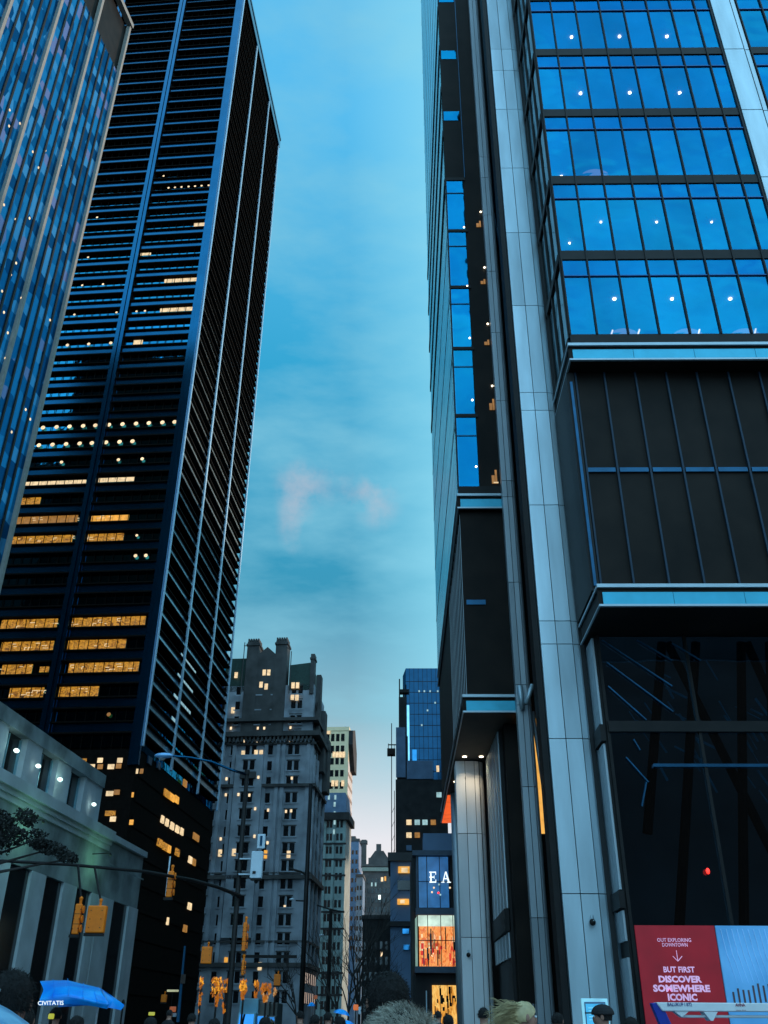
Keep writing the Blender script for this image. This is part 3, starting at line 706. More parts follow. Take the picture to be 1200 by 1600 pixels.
many([(lambda bb, t=t: bb.box(t - .15, t + 1.65, .30, 1.16, 36, ZT - 2)) for t in (-16.4, -32.6, -48.8, -65)], 'pier_backing', T_, M['towerblk'], FT)
its.append(lambda bb: bb.box(-1.75, -1.15, -.1, 1.0, 36, ZT))
its.append(lambda bb: bb.box(-1.05, -.02, -.35, .28, 36, ZT))
many(its, 'front_pier', T_, M['towersteel'], FT)
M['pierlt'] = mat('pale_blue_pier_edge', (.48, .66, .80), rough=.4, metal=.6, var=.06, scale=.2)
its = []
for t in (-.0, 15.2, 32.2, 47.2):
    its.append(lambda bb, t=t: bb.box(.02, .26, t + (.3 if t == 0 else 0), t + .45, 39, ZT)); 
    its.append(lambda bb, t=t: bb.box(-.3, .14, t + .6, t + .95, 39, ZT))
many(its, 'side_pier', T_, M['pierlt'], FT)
b = MB(FT); b.box(-LW, .3, -.4, SD + .4, ZT - 3.2, ZT); b.box(-LW, .45, -.5, SD + .5, ZT, ZT + .9); b.build('roof_fascia', M['towersteel'], T_)
b = MB(FT); b.box(-LW, -.6, .5, SD - .6, 0, 38.5); b.build('base_storeys', M['towerblk'], T_)
# lit windows of the front
def snapk(z): return round((z - Z0) / DZ)
lit = []
def bar(px0, px1, py, m, h=(-.8, .8)):
    t0, z = on(px0, py, TP, TA, 'f'); t1, _ = on(px1, py, TP, TA, 'f'); k = snapk(z); zc = Z0 + DZ * k
    b = MB(FT); n = max(1, round((t1 - t0) / 1.6)); w = (t1 - t0) / n
    for i in range(n): b.box(t0 + i * w + .05, t0 + (i + 1) * w - .05, .68, .80, zc + h[0], zc + h[1])
    o = b.build('lit_window', m, T_); return zc
def dots(pxs, py, m, r=.42, zf=None):
    for px in pxs:
        t, z = on(px, py, TP, TA, 'f'); k = snapk(z); zc = Z0 + DZ * k if zf is None else z
        b = MB(FT); b.ball((t, .42, zc + .1), r * .8, 10, 6, (1, .3, 1)); b.build('window_lamp', m, T_)
bar(302, 320, 343, M['litcream'], (-.2, .75)); bar(216, 235, 389, M['litcream'], (.1, .7))
bar(256, 307, 429, M['litcream'], (-.1, .75)); bar(249, 300, 476, M['litcream'], (-.1, .75)); bar(207, 222, 527, M['litcream'], (-.3, .7))
bar(37, 134, 741, M['litcream'], (-.75, .2)); bar(149, 209, 739, M['litcream'], (-.4, .4))
bar(30, 62, 773, M['office']); bar(22, 120, 802, M['litdim']); bar(137, 200, 801, M['litwin'], (-.7, .5))
bar(14, 112, 833, M['office']); bar(130, 192, 830, M['office'])
for (a, c, y) in [(0, 88, 966), (104, 178, 966), (178, 226, 962), (0, 82, 1001), (98, 195, 1000), (0, 48, 1040), (60, 75, 1037), (105, 215, 1037), (12, 66, 1076), (84, 152, 1075)]:
    bar(a, c, y, M['office'], (-.85, .85) if c - a > 20 else (-.5, .4))
W8 = M['lampdot'] = emat('warm_ceiling_lamp', (1., .74, .44), 1.5)
dots([253, 264, 274, 284, 295, 305, 315, 326], 282, W8, .30)
dots([68, 89, 109, 130, 149, 170, 191, 212, 232, 253, 272], 656, W8, .52)
dots([61, 82, 103, 124, 143, 165, 186, 206], 686, W8, .52)
dots([152], 331, W8, .3); dots([121, 138], 393, W8, .3); dots([129, 161], 436, W8, .3); dots([117, 182, 213, 226], 480, W8, .3)
dots([106, 139, 173], 528, W8, .42); dots([222, 97, 185], 709, W8, .4); dots([212, 228], 857, W8, .4); dots([214], 825, W8, .3); dots([170], 1105, M['litdim'], .4)
# lit strip-lamp patterns inside the low office floors
b = MB(FT)
for (y, a, c) in [(966, 0, 226), (1001, 0, 195), (1037, 0, 215), (1075, 12, 152), (833, 20, 185), (800, 50, 190)]:
    for i in range(int((c - a) / 9)):
        px = a + i * 9 + random.uniform(-2, 2)
        if 86 < px < 104 or random.random() < .45: continue
        t, z = on(px, y, TP, TA, 'f'); zc = Z0 + DZ * snapk(z) + random.uniform(-.4, .5)
        w_ = random.choice([.35, .6, .9]); b.box(t, t + w_, .64, .67, zc, zc + .1)
        if random.random() < .5: b.box(t, t + .1, .64, .67, zc - .35, zc)
        if random.random() < .4: b.box(t + w_ * .3, t + w_ * 1.3, .64, .67, zc - .42, zc - .34)
b.build('office_strip_lights', M['litcream'], T_)['kind'] = 'stuff'
# lit windows low on the tower
for (px, py, w, m) in [(129, 1188, 9, 'office'), (155, 1187, 8, 'litcream'), (186, 1187, 8, 'litcream'), (141, 1197, 11, 'litcream'), (155, 1197, 8, 'litdim'), (172, 1197, 10, 'litcream'), (184, 1196, 8, 'litdim'),
                       (170, 1239, 11, 'litcream'), (181, 1237, 9, 'litdim'), (171, 1270, 16, 'office'), (175, 1279, 9, 'litcream'), (204, 1284, 6, 'litwin'), (206, 1241, 3, 'litwin'), (213, 1204, 3, 'litcream'), (220, 1204, 5, 'litdim')]:
    t0, z = on(px - w / 2, py, TP, TA, 'f'); t1, _ = on(px + w / 2, py, TP, TA, 'f')
    b = MB(FT); b.box(t0, t1, .3, .45, z - .35, z + .35); b.build('lit_window', M[m], T_)
for (px, py, w, m) in [(265, 1237, 9, 'office'), (272, 1242, 9, 'litwin'), (280, 1247, 6, 'litwin'), (293, 1222, 5, 'litdim'), (258, 1279, 4, 'litcream'), (265, 1284, 4, 'litcream'), (273, 1289, 5, 'litcream'), (281, 1294, 5, 'litcream'), (288, 1298, 4, 'litcream'),
                       (254, 1315, 7, 'office'), (262, 1321, 7, 'office'), (268, 1325, 5, 'litwin'), (281, 1330, 6, 'office'), (301, 1342, 5, 'litcream'), (307, 1346, 4, 'litdim'), (300, 1415, 5, 'litcream'), (266, 1439, 2, 'litcream'), (293, 1450, 5, 'litdim'), (310, 1305, 9, 'litdim'), (238, 1186, 6, 'blueline'), (252, 1194, 5, 'blueline')]:
    t0, z = on(px - w / 2, py, TP, TA, 's'); t1, _ = on(px + w / 2, py, TP, TA, 's')
    b = MB(FT); b.box(-.55, -.3, t0, t1, z - .55, z + .55); b.build('lit_window', M[m], T_)
for (y0, x0, y1, x1) in [(1060, 285, 1092, 308), (1094, 279, 1122, 305), (1030, 290, 1060, 313), (1127, 276, 1136, 283)]:
    t0, z = on(x0, y0, TP, TA, 's'); t1, z2 = on(x1, y1, TP, TA, 's'); zc = Z0 + DZ * snapk((z + z2) / 2)
    b = MB(FT); n = 8
    for i in range(n): w = (t1 - t0) / n; b.box(-.94, -.86, t0 + i * w, t0 + (i + .75) * w, zc - .75, zc + .45)
    b.build('lit_window', emat('cool_lit_pane', (.35, .62, .72), .9) if 'cl' not in M else M['cl'], T_)
b = MB(FT)
for k in range(9):
    b.box(-.58, -.5, 2, SD - 3, 6 + 3.6 * k, 7.6 + 3.6 * k)
b.build('base_window_band', M['towerblk'], T_)

# ================================================================== NEAR LEFT RIBBED TOWER
NP = (-45.85, 95.0); NA = 9.0; FN = frame((NP[0], NP[1], 0), NA)
R_ = thing('ribbed_glass_tower', 'blue glass tower with pale stone ribs at the upper left edge of the view', 'skyscraper', FN)
ZR = 151.
b = MB(FN); b.box(-40, -.3, -75, 0, 0, ZR - .5); b.build('core', M['louver'], R_)
its = []
y = 0.; k = 0
SP = 8.55
while y > -75: its.append((lambda bb, y=y: bb.box(-.2, .42, y - .5, y, 30, ZR + .3))); y -= SP
many(its, 'stone_rib', R_, M['stonerib'], FN)
b = MB(FN); b.box(-.2, .7, -75, .1, ZR, ZR + 1.0); b.build('roof_coping', M['stonerib'], R_)
its = []; fin = MB(FN)
nx = 5
for j in range(9):
    ya = -.55 - j * SP; wd = (SP - .55) / nx
    for i in range(nx):
        y0 = ya - i * wd
        its.append(lambda bb, y0=y0, wd=wd: bb.box(-.29, -.02, y0 - wd * .80, y0 - wd * .0, 20, 138.6))
        fin.box(-.25, .12, y0 - wd, y0 - wd * .80, 20, 138.7)
M['stripe'] = bpy.data.materials.new('patchy_blue_glass')
def stripemat():
    m = M['stripe']; m.use_nodes = True; t = m.node_tree; t.nodes.clear(); o = t.nodes.new('ShaderNodeOutputMaterial')
    g = t.nodes.new('ShaderNodeBsdfGlossy'); g.inputs['Roughness'].default_value = .12; df = t.nodes.new('ShaderNodeBsdfDiffuse'); ms_ = t.nodes.new('ShaderNodeMixShader'); ms_.inputs[0].default_value = .45; t.links.new(g.outputs[0], ms_.inputs[1]); t.links.new(df.outputs[0], ms_.inputs[2]); t.links.new(ms_.outputs[0], o.inputs[0])
    c = t.nodes.new('ShaderNodeTexCoord'); mp_ = t.nodes.new('ShaderNodeMapping'); mp_.inputs['Scale'].default_value = (.3, .62, .52); t.links.new(c.outputs['Object'], mp_.inputs[0])
    v = t.nodes.new('ShaderNodeTexVoronoi'); v.inputs['Scale'].default_value = 1; v.inputs['Randomness'].default_value = .45; t.links.new(mp_.outputs[0], v.inputs[0])
    s_ = t.nodes.new('ShaderNodeSeparateColor'); t.links.new(v.outputs['Color'], s_.inputs[0])
    r = t.nodes.new('ShaderNodeValToRGB'); r.color_ramp.interpolation = 'CONSTANT'
    cols = [(.006, .08, .20), (.01, .15, .34), (.02, .22, .46), (.006, .11, .26), (.07, .30, .55), (.20, .24, .44)]  # reflections painted into the glass as random blue and pinkish patches
    while len(r.color_ramp.elements) < len(cols): r.color_ramp.elements.new(.5)
    for i, (e, cc) in enumerate(zip(r.color_ramp.elements, cols)): e.position = [0, .2, .4, .6, .76, .93][i]; e.color = cc + (1,)
    t.links.new(s_.outputs[0], r.inputs[0]); t.links.new(r.outputs[0], g.inputs['Color']); t.links.new(r.outputs[0], df.inputs['Color'])
stripemat()
many(its, 'window_strip', R_, M['stripe'], FN)
fin.build('dark_mullions', M['black'], R_)
its = []
for (px, py) in [(15, 172), (14, 197), (31, 193), (51, 237), (71, 235), (6, 320), (46, 341), (24, 343), (25, 411), (17, 429), (5, 467), (6, 488), (33, 466), (3, 455), (12, 520), (8, 560), (60, 262), (95, 258), (40, 640), (47, 655), (18, 675), (83, 493), (78, 500)]:
    t, z = on(px, py, NP, NA, 's'); its.append(lambda bb, t=t, z=z: bb.ball((.02, t, z), .2, 8, 6, (.4, .8, 1)))
many(its, 'lit_window', R_, M['lampdot'], FN)

# ================================================================== LOW STONE BUILDING, LEFT
LP = (-15.8, 60.0); FL = frame((LP[0], LP[1], 0), TA)
L_ = thing('low_stone_building', 'low pale stone building with tall pilasters at the lower left', 'building', FL)
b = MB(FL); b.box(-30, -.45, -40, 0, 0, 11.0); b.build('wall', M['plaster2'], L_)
wn = [(-4.35, -1.72), (-9.93, -7.85), (-13.85, -11.68), (-17.75, -15.5), (-21.9, -19.6), (-26, -23.7), (-30, -27.8)]
its = [(lambda bb, a=a, c=c: bb.box(-.44, -.14, a, c, .1, 7.95)) for a, c in wn]
many(its, 'window', L_, M['win'], FL)
b = MB(FL); pr = []
edges = [-40] + sorted([e for w in wn for e in w]) + [0.0]
for a, c in zip(edges[0::2], edges[1::2]):
    if c - a > 2.6 and a > -10: pr += [(a, a + 1.1), (a + 1.25, c)]
    else: pr.append((a, c))
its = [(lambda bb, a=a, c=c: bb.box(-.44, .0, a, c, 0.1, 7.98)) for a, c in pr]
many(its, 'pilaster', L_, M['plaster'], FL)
b = MB(FL); b.box(-.44, .0, -40, -6.47, 7.98, 10.3); b.box(-.44, -.08, -6.44, -.0, 7.98, 10.9); b.build('frieze', M['plaster2'], L_)
b = MB(FL); b.box(-.44, .10, -40, -6.47, 10.3, 10.55); b.box(-.44, .35, -40, -6.47, 10.8, 11.3); b.box(-.44, .2, -40, -6.47, 10.56, 10.79); b.box(-.44, .12, -6.44, .1, 10.95, 11.27)
b.build('cornice', M['plaster'], L_)
b = MB(FL); b.box(.1, .13, -6.4, -.1, 9.62, 9.7); b.build('string_course', M['plaster2'], L_)
UPt = at(163, 1215, 58); FU = frame((UPt.x, 58, 0), TA)
wu = [(-2.9 - 4.1 * i, -5.1 - 4.1 * i) for i in range(7)]
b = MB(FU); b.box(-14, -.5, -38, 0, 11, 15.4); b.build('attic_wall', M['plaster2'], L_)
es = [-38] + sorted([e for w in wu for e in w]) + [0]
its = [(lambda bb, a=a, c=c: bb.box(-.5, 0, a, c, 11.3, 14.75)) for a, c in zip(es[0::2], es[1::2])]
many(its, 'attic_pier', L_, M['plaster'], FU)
b = MB(FU); b.box(-.5, .12, -38, .0, 14.75, 15.5); b.build('attic_cornice', M['plaster2'], L_)
its = [(lambda bb, w=w: bb.box(-.48, -.4, w[1], w[0], 11.3, 14.75)) for w in wu]
many(its, 'attic_window', L_, M['win'], FU)
M['blueframe'] = mat('pale_blue_frame', (.25, .5, .62), rough=.4, metal=.3)
its = [(lambda bb, w=w, q=q: bb.box(-.4, -.3, w[q[0]] + q[1], w[q[0]] + q[1] + .1, q[2], 14.65)) for w in wu for q in ((1, .7, 12.4), (0, -.12, 12.3))]
many(its, 'window_frame', L_, M['blueframe'], FU)
its = []
for (px, py) in [(26, 1173), (60, 1197), (94, 1218), (147, 1257)]:
    t, z = on(px, py, (UPt.x + .3, 58), TA, 's'); its.append(lambda bb, t=t, z=z: bb.ball((.3, t, z), .13, 10, 6, (1, 1.5, .8)))
many(its, 'floodlight', L_, M['coollamp'], FU)
for (px, py) in [(26, 1173), (94, 1218)]:
    t, z = on(px, py, (UPt.x + .3, 58), TA, 's'); w = FU @ Vector((.62, t, z + .1))
    L = bpy.data.lights.new('floodlight_glow', 'POINT'); L.energy = 14; L.color = (.6, 1, .85); L.shadow_soft_size = .1
    lo = bpy.data.objects.new('floodlight_glow', L); COL.objects.link(lo); lo.location = w
# greenish wash from lamps on the frieze
for t in (-8.6, -17.5, -23):
    w = FL @ Vector((1.0, t, 9.4)); L = bpy.data.lights.new('frieze_lamp', 'POINT'); L.energy = 26; L.color = (.35, 1, .6); L.shadow_soft_size = .25
    lo = bpy.data.objects.new('frieze_lamp', L); COL.objects.link(lo); lo.location = w
    b = MB(FL); b.ball((1.0, t, 9.75), .07, 8, 6); b.tube([(0, t, 9.8), (1.0, t, 9.83)], .025, 6); b.build('frieze_lamp_arm', M['black'], L_)

# ================================================================== CENTRE: STONE BUILDING WITH CHIMNEYS
def winbox(F, x, z, w, h, y=-.06): return lambda bb: bb.box(x - w / 2, x + w / 2, y, y + .1, z - h / 2, z + h / 2)
CP = (-21.3, 230.0); FC = frame((CP[0], CP[1], 0), TA)
C_ = thing('old_stone_office_block', 'old stone block with twin crenellated chimneys and a central gable', 'building', FC)
def cw(px, py): return on(px, py, CP, TA, 'f')
b = MB(FC); b.box(-36, 0, 0, 20, 0, 66); b.box(-36, -.6, .6, 19, 66, 80.5); b.build('wall', M['stone'], C_)
b = MB(FC)
its = [(lambda bb, z=z, d=d, h=h: bb.box(-36, d, -d, 20, z, z + h)) for z, d, h in [(14, .8, .9), (19, .5, .5), (32.6, 1.0, .9), (33.8, .5, .4), (54, .9, .7), (66.5, 1.7, 1.2), (64.6, .6, .5), (70.6, 1.0, .8)]]
many(its, 'cornice', C_, M['stonedk'], FC)
# projecting bays
b = MB(FC)
for (x0, x1) in [(-19.5, -12.5)]: b.box(x0, x1, -1.0, 0, 20, 62)
b.build('projecting_bay', M['stone'], C_)
its = []
b = MB(FC)
for x in (-28.2, -23.0, -20.2, -12, -8.9, -7.5, -1.2): b.box(x - .45, x + .45, -.5, .0, 14, 66)
b.build('stone_pier', M['stone'], C_)
cols = [-22.2, -18.6, -15.0 + 0.6, -10.2, -5.2, -3.1]
cols = [-26.2, -24.6, -20.6, -16.9, -15.2, -11.0, -5.9, -4.2]
rows = [8.0 + 3.95 * i for i in range(19)]
litset = {}
dark_its, lit_its = [], []
litpx = [(413, 1051, 1), (420, 1051, 1), (408, 1070, 1), (416, 1073, 1), (434, 1070, 2), (458, 1071, 1), (465, 1071, 1), (433, 1091, 1), (457, 1089, 1), (464, 1090, 1), (364, 1110, 1), (369, 1055, 1), (361, 1138, 0), (403, 1138, 0), (413, 1138, 0), (430, 1135, 2), (454, 1137, 0),
         (380, 1178, 1), (400, 1177, 1), (408, 1177, 1), (381, 1158, 0), (403, 1158, 0), (454, 1159, 0), (354, 1217, 0), (405, 1216, 0), (456, 1216, 0), (353, 1242, 0), (374, 1243, 0), (391, 1244, 0), (400, 1265, 0), (419, 1266, 0), (447, 1268, 0), (455, 1267, 0), (345, 1311, 0), (399, 1308, 0), (418, 1317, 0), (334, 1337, 2), (344, 1333, 1), (367, 1333, 1), (451, 1335, 1), (415, 1335, 2), (445, 1417, 0), (353, 1503, 2), (406, 1510, 1), (347, 1508, 0)]
for z in rows:
    for x in cols:
        if z > 80: continue
        dark_its.append(winbox(FC, x, z, 1.15, 2.3, -1.06 if -19.5 < x < -12.5 and 20 < z < 62 else (-.06 if z < 66 else .52)))
many(dark_its, 'window', C_, M['win'], FC)
its = []
for z in rows:
    for x in (-25.4, -20.6, -16.05, -11.0, -5.05):
        w = 1.9 if x in (-25.4, -16.05, -5.05) else .9
        yy = -1.18 if x == -16.05 and 20 < z < 62 else -.18
        its.append(lambda bb, x=x, z=z, w=w, yy=yy: bb.box(x - w, x + w, yy, yy + .17, z - 1.5, z - 1.2))
many(its, 'window_sill', C_, M['stone'], FC)
for (px, py, k) in litpx:
    x, z = cw(px, py); w, h = [(.5, .7), (.9, 1.6), (.8, 1.9)][k]
    b = MB(FC); yy = -1.14 if -19.5 < x < -12.5 and 20 < z < 62 else -.14
    b.box(x - w / 2, x + w / 2, yy, yy + .07, z - h / 2, z + h / 2); b.build('lit_window', M['litcream'] if k == 1 else (M['litwin'] if k == 2 else M['lampdot']), C_)
b = MB(FC)
for i in range(34): b.box(-35.2 + i * 1.04, -34.7 + i * 1.04, -1.4, -.2, 65.2, 66.45)
q_ = b.build('cornice_dentils', M['stonedk'], C_)
its = []
for z in rows:
    for x in (-25.4, -16.05, -5.05):
        yy = -1.14 if x == -16.05 and 20 < z < 62 else -.13
        its.append(lambda bb, x=x, z=z, yy=yy: bb.box(x - 1.7, x + 1.7, yy, yy + .12, z + 1.2, z + 1.45))
many(its, 'window_lintel', C_, M['stonedk'], FC)
# side face windows
its = []
for z in rows[:-1]:
    for y in (2.5, 5, 8, 11, 14, 17): its.append(lambda bb, y=y, z=z: bb.box(-.04, .06, y - .6, y + .6, z - 1.1, z + 1.1))
many(its, 'side_window', C_, M['win'], FC)
b = MB(FC)
for y in (1.2, 6.5, 12.5, 18.8): b.box(0, .5, y - .6, y + .6, 14, 62)
b.build('side_pier', M['stone'], C_)
b = MB(FC); b.box(-.5, .7, 3, 6, 66, 84); b.box(-.5, 1.3, 9, 13, 60, 76); b.box(-.5, 1.7, 14, 19, 56, 70); b.build('side_turret', M['stonedk'], C_)
# roof
b = MB(FC)
def pxr(x0, y0, x1, y1):
    a = cw(x0, y0); c = cw(x1, y1); return a[0], c[0], min(a[1], c[1]), max(a[1], c[1])
x0, x1, z0, z1 = pxr(384, 1045, 406, 1003); b.box(x0, x1, -.2, 4, 66, z1)
x2, x3, z2, z3 = pxr(429, 1045, 450, 1001); b.box(x2, x3, -.2, 4, 66, z3)
for (xa, xb_, zt) in ((x0, x1, z1), (x2, x3, z3)):
    b.box(xa - .25, xb_ + .25, -.45, 4.25, zt - 1.1, zt - .55)
    n = 5; w = (xb_ - xa) / n
    for i in range(n): b.box(xa + i * w + .12 * w, xa + i * w + .72 * w, -.1, 3.9, zt, zt + .95)
b.build('chimney', M['stonedk'], C_)
b = MB(FC); xa, xb_ = x1, x2; zt = cw(416, 1011)[1]; zb_ = cw(416, 1022)[1]
b.extr([(xa, 66), (xb_, 66), (xb_, zb_), ((xa + xb_) / 2, zt), (xa, zb_)], 1, -.1, 3); b.build('gable', M['stonedk'], C_)
b = MB(FC); xa, xb_, za, zb_ = pxr(451, 1060, 485, 1034); b.extr([(xa, 79), (xb_, 79), (xb_, zb_), (xa, zb_ - .6)], 1, .6, 17); b.build('roof', M['copper'], C_)
xq = cw(362, 1028); b = MB(FC); b.extr([(xq[0] - 6, 79), (x0, 79), (x0, xq[1]), (xq[0] - 6, xq[1])], 1, .6, 17); b.build('roof', M['copper'], C_)
b = MB(FC); xa, xb_, za, zb_ = pxr(484, 1060, 492, 1021); b.box(xa, xb_, .2, 3, 78, zb_); b.box(xa - .2, xb_ + .2, 0, 3.2, zb_ - 1.5, zb_ - 1); b.build('chimney', M['stonedk'], C_)
b = MB(FC)
for px, py in ((382, 1012), (455, 1026)): x, z = cw(px, py); b.tube([(x, 0, 78), (x, 0, z + 1.5)], .12, 5)
b.tube([(x0 - 1, 0, z1 - 1), (x0, 0, z1 - 1)], .12, 5); b.tube([(x3, 0, z3 - 2), (x3 + 1, 0, z3 - 2.6)], .12, 5)
b.build('roof_pole', M['stonedk'], C_)
b = MB(FC)
for (xx, yy) in ((-16, -1.6), ): b.box(xx - 2, xx + 2, yy, -1.0, 56, 57.5)
b.build('balcony', M['stonedk'], C_)

# ================================================================== CREAM TOWER, GREEN BLOCK, AND THE STREET'S FAR END
DP = (-18.0, 330.0); FD = frame((DP[0], DP[1], 0), TA)
D_ = thing('cream_office_tower', 'cream tower with rows of small windows behind the old stone block', 'building', FD)
b = MB(FD); b.box(-16, 0, 0, 14, 0, 98); b.box(-16.2, .2, -.2, 14.2, 97, 98.4); b.build('wall', [M['cream']], D_)
b = MB(FD); b.box(.0, .08, .1, 13.9, 0, 86); b.build('side_wall', M['creamside'], D_)
b = MB(FD); b.extr([(.1, 92), (0, 97), (7, 99.0), (13.8, 92), (13.8, 84), (7, 84)], 0, .1, 1.6); b.build('side_cornice', M['dark'], D_)
its = []
for i in range(9):
    z = 94.5 - 4.3 * i
    for x in (-2.1, -3.95, -5.8, -7.65): its.append(winbox(FD, x, z, 1.25, 2.7 if i < 2 else 2.3))
    for x in (-11.0, -12.7): its.append(winbox(FD, x, z, 1.1, 2.0))
many(its, 'window', D_, M['win'], FD)
its = [(lambda bb, y=y: bb.box(.08, .2, y, y + .45, 0, 84)) for y in (2, 5, 8, 11)]
its = []
z = 3.
while z < 84: its.append((lambda bb, z=z: bb.box(.085, .16, .3, 13.7, z, z + 1.1))); z += 3.9
many(its, 'side_band', D_, mat('tan_brick_band', (.38, .26, .20), rough=.9, var=.2), FD)
def dw(px, py): return on(px, py, DP, TA, 'f')
for (px, py) in [(522, 1179), (527, 1179), (532, 1179), (537, 1179), (520, 1224), (526, 1224), (535.5, 1224), (509, 1143), (514, 1143)]:
    x, z = dw(px, py); b = MB(FD); b.box(x - .5, x + .5, -.16, -.08, z - 1, z + 1); b.build('lit_window', M['litcream'], D_)

GP = (-16.0, 290.0); FG = frame((GP[0], GP[1], 0), TA)
G_ = thing('green_grey_office_block', 'green grey block with a mansard top in front of the cream tower', 'building', FG)
b = MB(FG); b.box(-12, 0, 0, 14, 0, 58.2); b.build('wall', M['greenst'], G_)
b = MB(FG); b.extr([(-12, 59.8), (.2, 59.8), (-.4, 66), (-11, 66)], 1, .4, 12); b.build('mansard_roof', M['bluegrey'], G_)
b = MB(FG); b.box(-12.3, 1.1, -1.3, 14, 57.6, 59.8); b.build('cornice', M['dark'], G_)
b = MB(FG)
many([(lambda bb, z=z: bb.box(-12, .25, -.3, 0, z, z + .55)) for z in (10, 15.5, 27, 31.5, 41.5, 46, 50.5)], 'string_course', G_, M['dark'], FG)
b = MB(FG)
for x in (-.3, -3.7, -6.3, -9.3): b.box(x - .35, x + .35, -.28, -.01, 0, 57.5)
b.build('pilaster', M['greenst'], G_)
its = []
for i in range(15):
    for x in (-1.3, -2.5, -4.5, -5.5, -7.2, -8.3): its.append(winbox(FG, x, 4 + 3.75 * i, .75, 2.0))
many(its, 'window', G_, M['win'], FG)
for (px, py) in [(499, 1246), (502, 1246), (514, 1246), (524, 1246), (500, 1257), (523, 1257), (498, 1270), (502, 1271), (523, 1272), (523, 1285), (501, 1285), (522, 1300)]:
    x, z = on(px, py, GP, TA, 'f'); b = MB(FG); b.box(x - .3, x + .3, -.3, -.2, z - .7, z + .7); b.build('lit_window', M['coollamp2'] if 'coollamp2' in M else M.setdefault('coollamp2', emat('cool_window_light', (.45, .75, .8), .9)), G_)

def simple_block(name, label, x0, x1, y0, y1, h, m, wx, wz, lit=(), az=0, cat='building', parts=None, group=None):
    F = frame((x0, y0, 0), az); o = thing(name, label, cat, F, group)
    w = x1 - x0; b = MB(F); b.box(0, w, 0, y1 - y0, 0, h); b.build('wall', m, o)
    b = MB(F); b.box(-.3, w + .3, -.4, y1 - y0, h, h + .9); b.build('cornice', M['stonedk'], o)
    its = [winbox(F, x, z, wx[2], wz[2]) for z in [wz[0] + wz[1] * i for i in range(int((h - wz[0]) / wz[1]))] for x in [wx[0] + wx[1] * i for i in range(int((w - wx[0]) / wx[1]) + 1)]]
    many(its, 'window', o, M['win'], F)
    for (px, py, ww, hh, mm) in lit:
        p = at(px, py, y0); q = F.inverted() @ p; b = MB(F); b.box(q.x - ww / 2, q.x + ww / 2, -.16, -.08, q.z - hh / 2, q.z + hh / 2); b.build('lit_window', M[mm], o)
    return o, F
o, F = simple_block('blue_grey_tower', 'narrow blue grey block just right of the pale sunlit strip', -21.5, -16.4, 400, 420, 70.5, M['bluegrey'], (1, 1.6, .8), (30, 3.6, 1.6), az=2)
b = MB(F); b.box(.5, 3.5, 2, 8, 70.5, 72.8); b.build('roof_housing', M['stonedk'], o)
o, F = simple_block('narrow_stone_building', 'slim pale blue building with a curved top at the street end', -15.5, -13.1, 360, 372, 51, mat('pale_blue_stone', (.16, .24, .33), rough=.9, var=.3, scale=.3), (.6, 1.1, .6), (20, 3.4, 1.4), az=2)
b = MB(F); b.tube([(1.2, 1, 51), (1.2, 1, 52.5)], [1.3, .4], 10); b.build('dome', M['bluegrey'], o, smooth=True)
o, F = simple_block('brown_gothic_building', 'brown stone building with rooftop turrets closing the street', -14.4, -2.7, 390, 410, 59, M['brown'], (1, 1.55, .8), (8, 3.5, 1.9), [(597, 1374, .9, 1.6, 'lampdot'), (602, 1373, .7, 1.7, 'litwin'), (593, 1402, .9, 1.6, 'coollamp'), (587, 1382, .6, 1.4, 'coollamp2'), (581, 1382, .6, 1.4, 'coollamp2'), (598, 1491, 1.0, 1.8, 'litwin')])
b = MB(F); b.box(2.3, 10.8, 1, 14, 59, 62.5); b.extr([(3.0, 62.5), (10.2, 62.5), (8.4, 65.2), (5, 65.2)], 1, 1, 12); b.box(5.4, 7.4, 2, 5, 65, 68); b.box(-.6, 1.4, 1, 4, 59, 69.5); b.box(-1, 1.8, .8, 4.2, 68, 69.2); b.build('roof_turret', M['stonedk'], o)
b = MB(F); b.box(-.2, 11.9, -.6, 0, 57.2, 58.6); b.build('pale_cornice', mat('pale_green_stone', (.25, .29, .25), rough=.9), o)
o, F = simple_block('grey_shadowed_building', 'dim grey building with tall narrow bays below the gothic roof', -9.0, 0.6, 250, 262, 26, M['dark'], (.8, 1.3, .6), (3, 3.4, 1.8), [(596, 1491, .5, 1.0, 'lampdot')])

# right-hand side of the street, beyond the near building
GT = frame((2.7, 300, 0), 0); o = thing('dark_blue_glass_tower', 'slim dark blue glass tower rising right of the street gap', 'skyscraper', GT)
b = MB(GT); b.prism([(0, 0), (13, 0), (13, 16), (0, 16), (-1.0, 8)], 50, 110); b.build('wall', M['gt'] if 'gt' in M else M.setdefault('gt', glassmat('navy_tower_glass', (.015, .06, .12), see=0, rough=.1, wav=.0003)), o)
b = MB(GT); b.box(-1.3, 0, 1.5, 9, 50, 98); b.build('side_slab', M['bluegrey'], o)
its = [(lambda bb, z=z: bb.box(0, 13, -.05, -.01, z, z + .18)) for z in [52 + 3.8 * i for i in range(15)]]
many(its, 'floor_line', o, M['black'], GT)
its = [(lambda bb, x=x: bb.box(x, x + .12, -.08, -.02, 50, 110)) for x in [1.2 + 1.5 * i for i in range(8)]]
many(its, 'mullion', o, M['black'], GT)
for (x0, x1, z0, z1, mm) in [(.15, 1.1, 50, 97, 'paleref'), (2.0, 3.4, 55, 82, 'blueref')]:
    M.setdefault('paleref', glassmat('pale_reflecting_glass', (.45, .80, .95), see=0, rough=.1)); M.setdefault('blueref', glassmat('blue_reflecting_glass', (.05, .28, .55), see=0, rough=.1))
    b = MB(GT); b.box(x0, x1, -.14, -.09, z0, z1); b.build('reflecting_strip', M[mm], o)
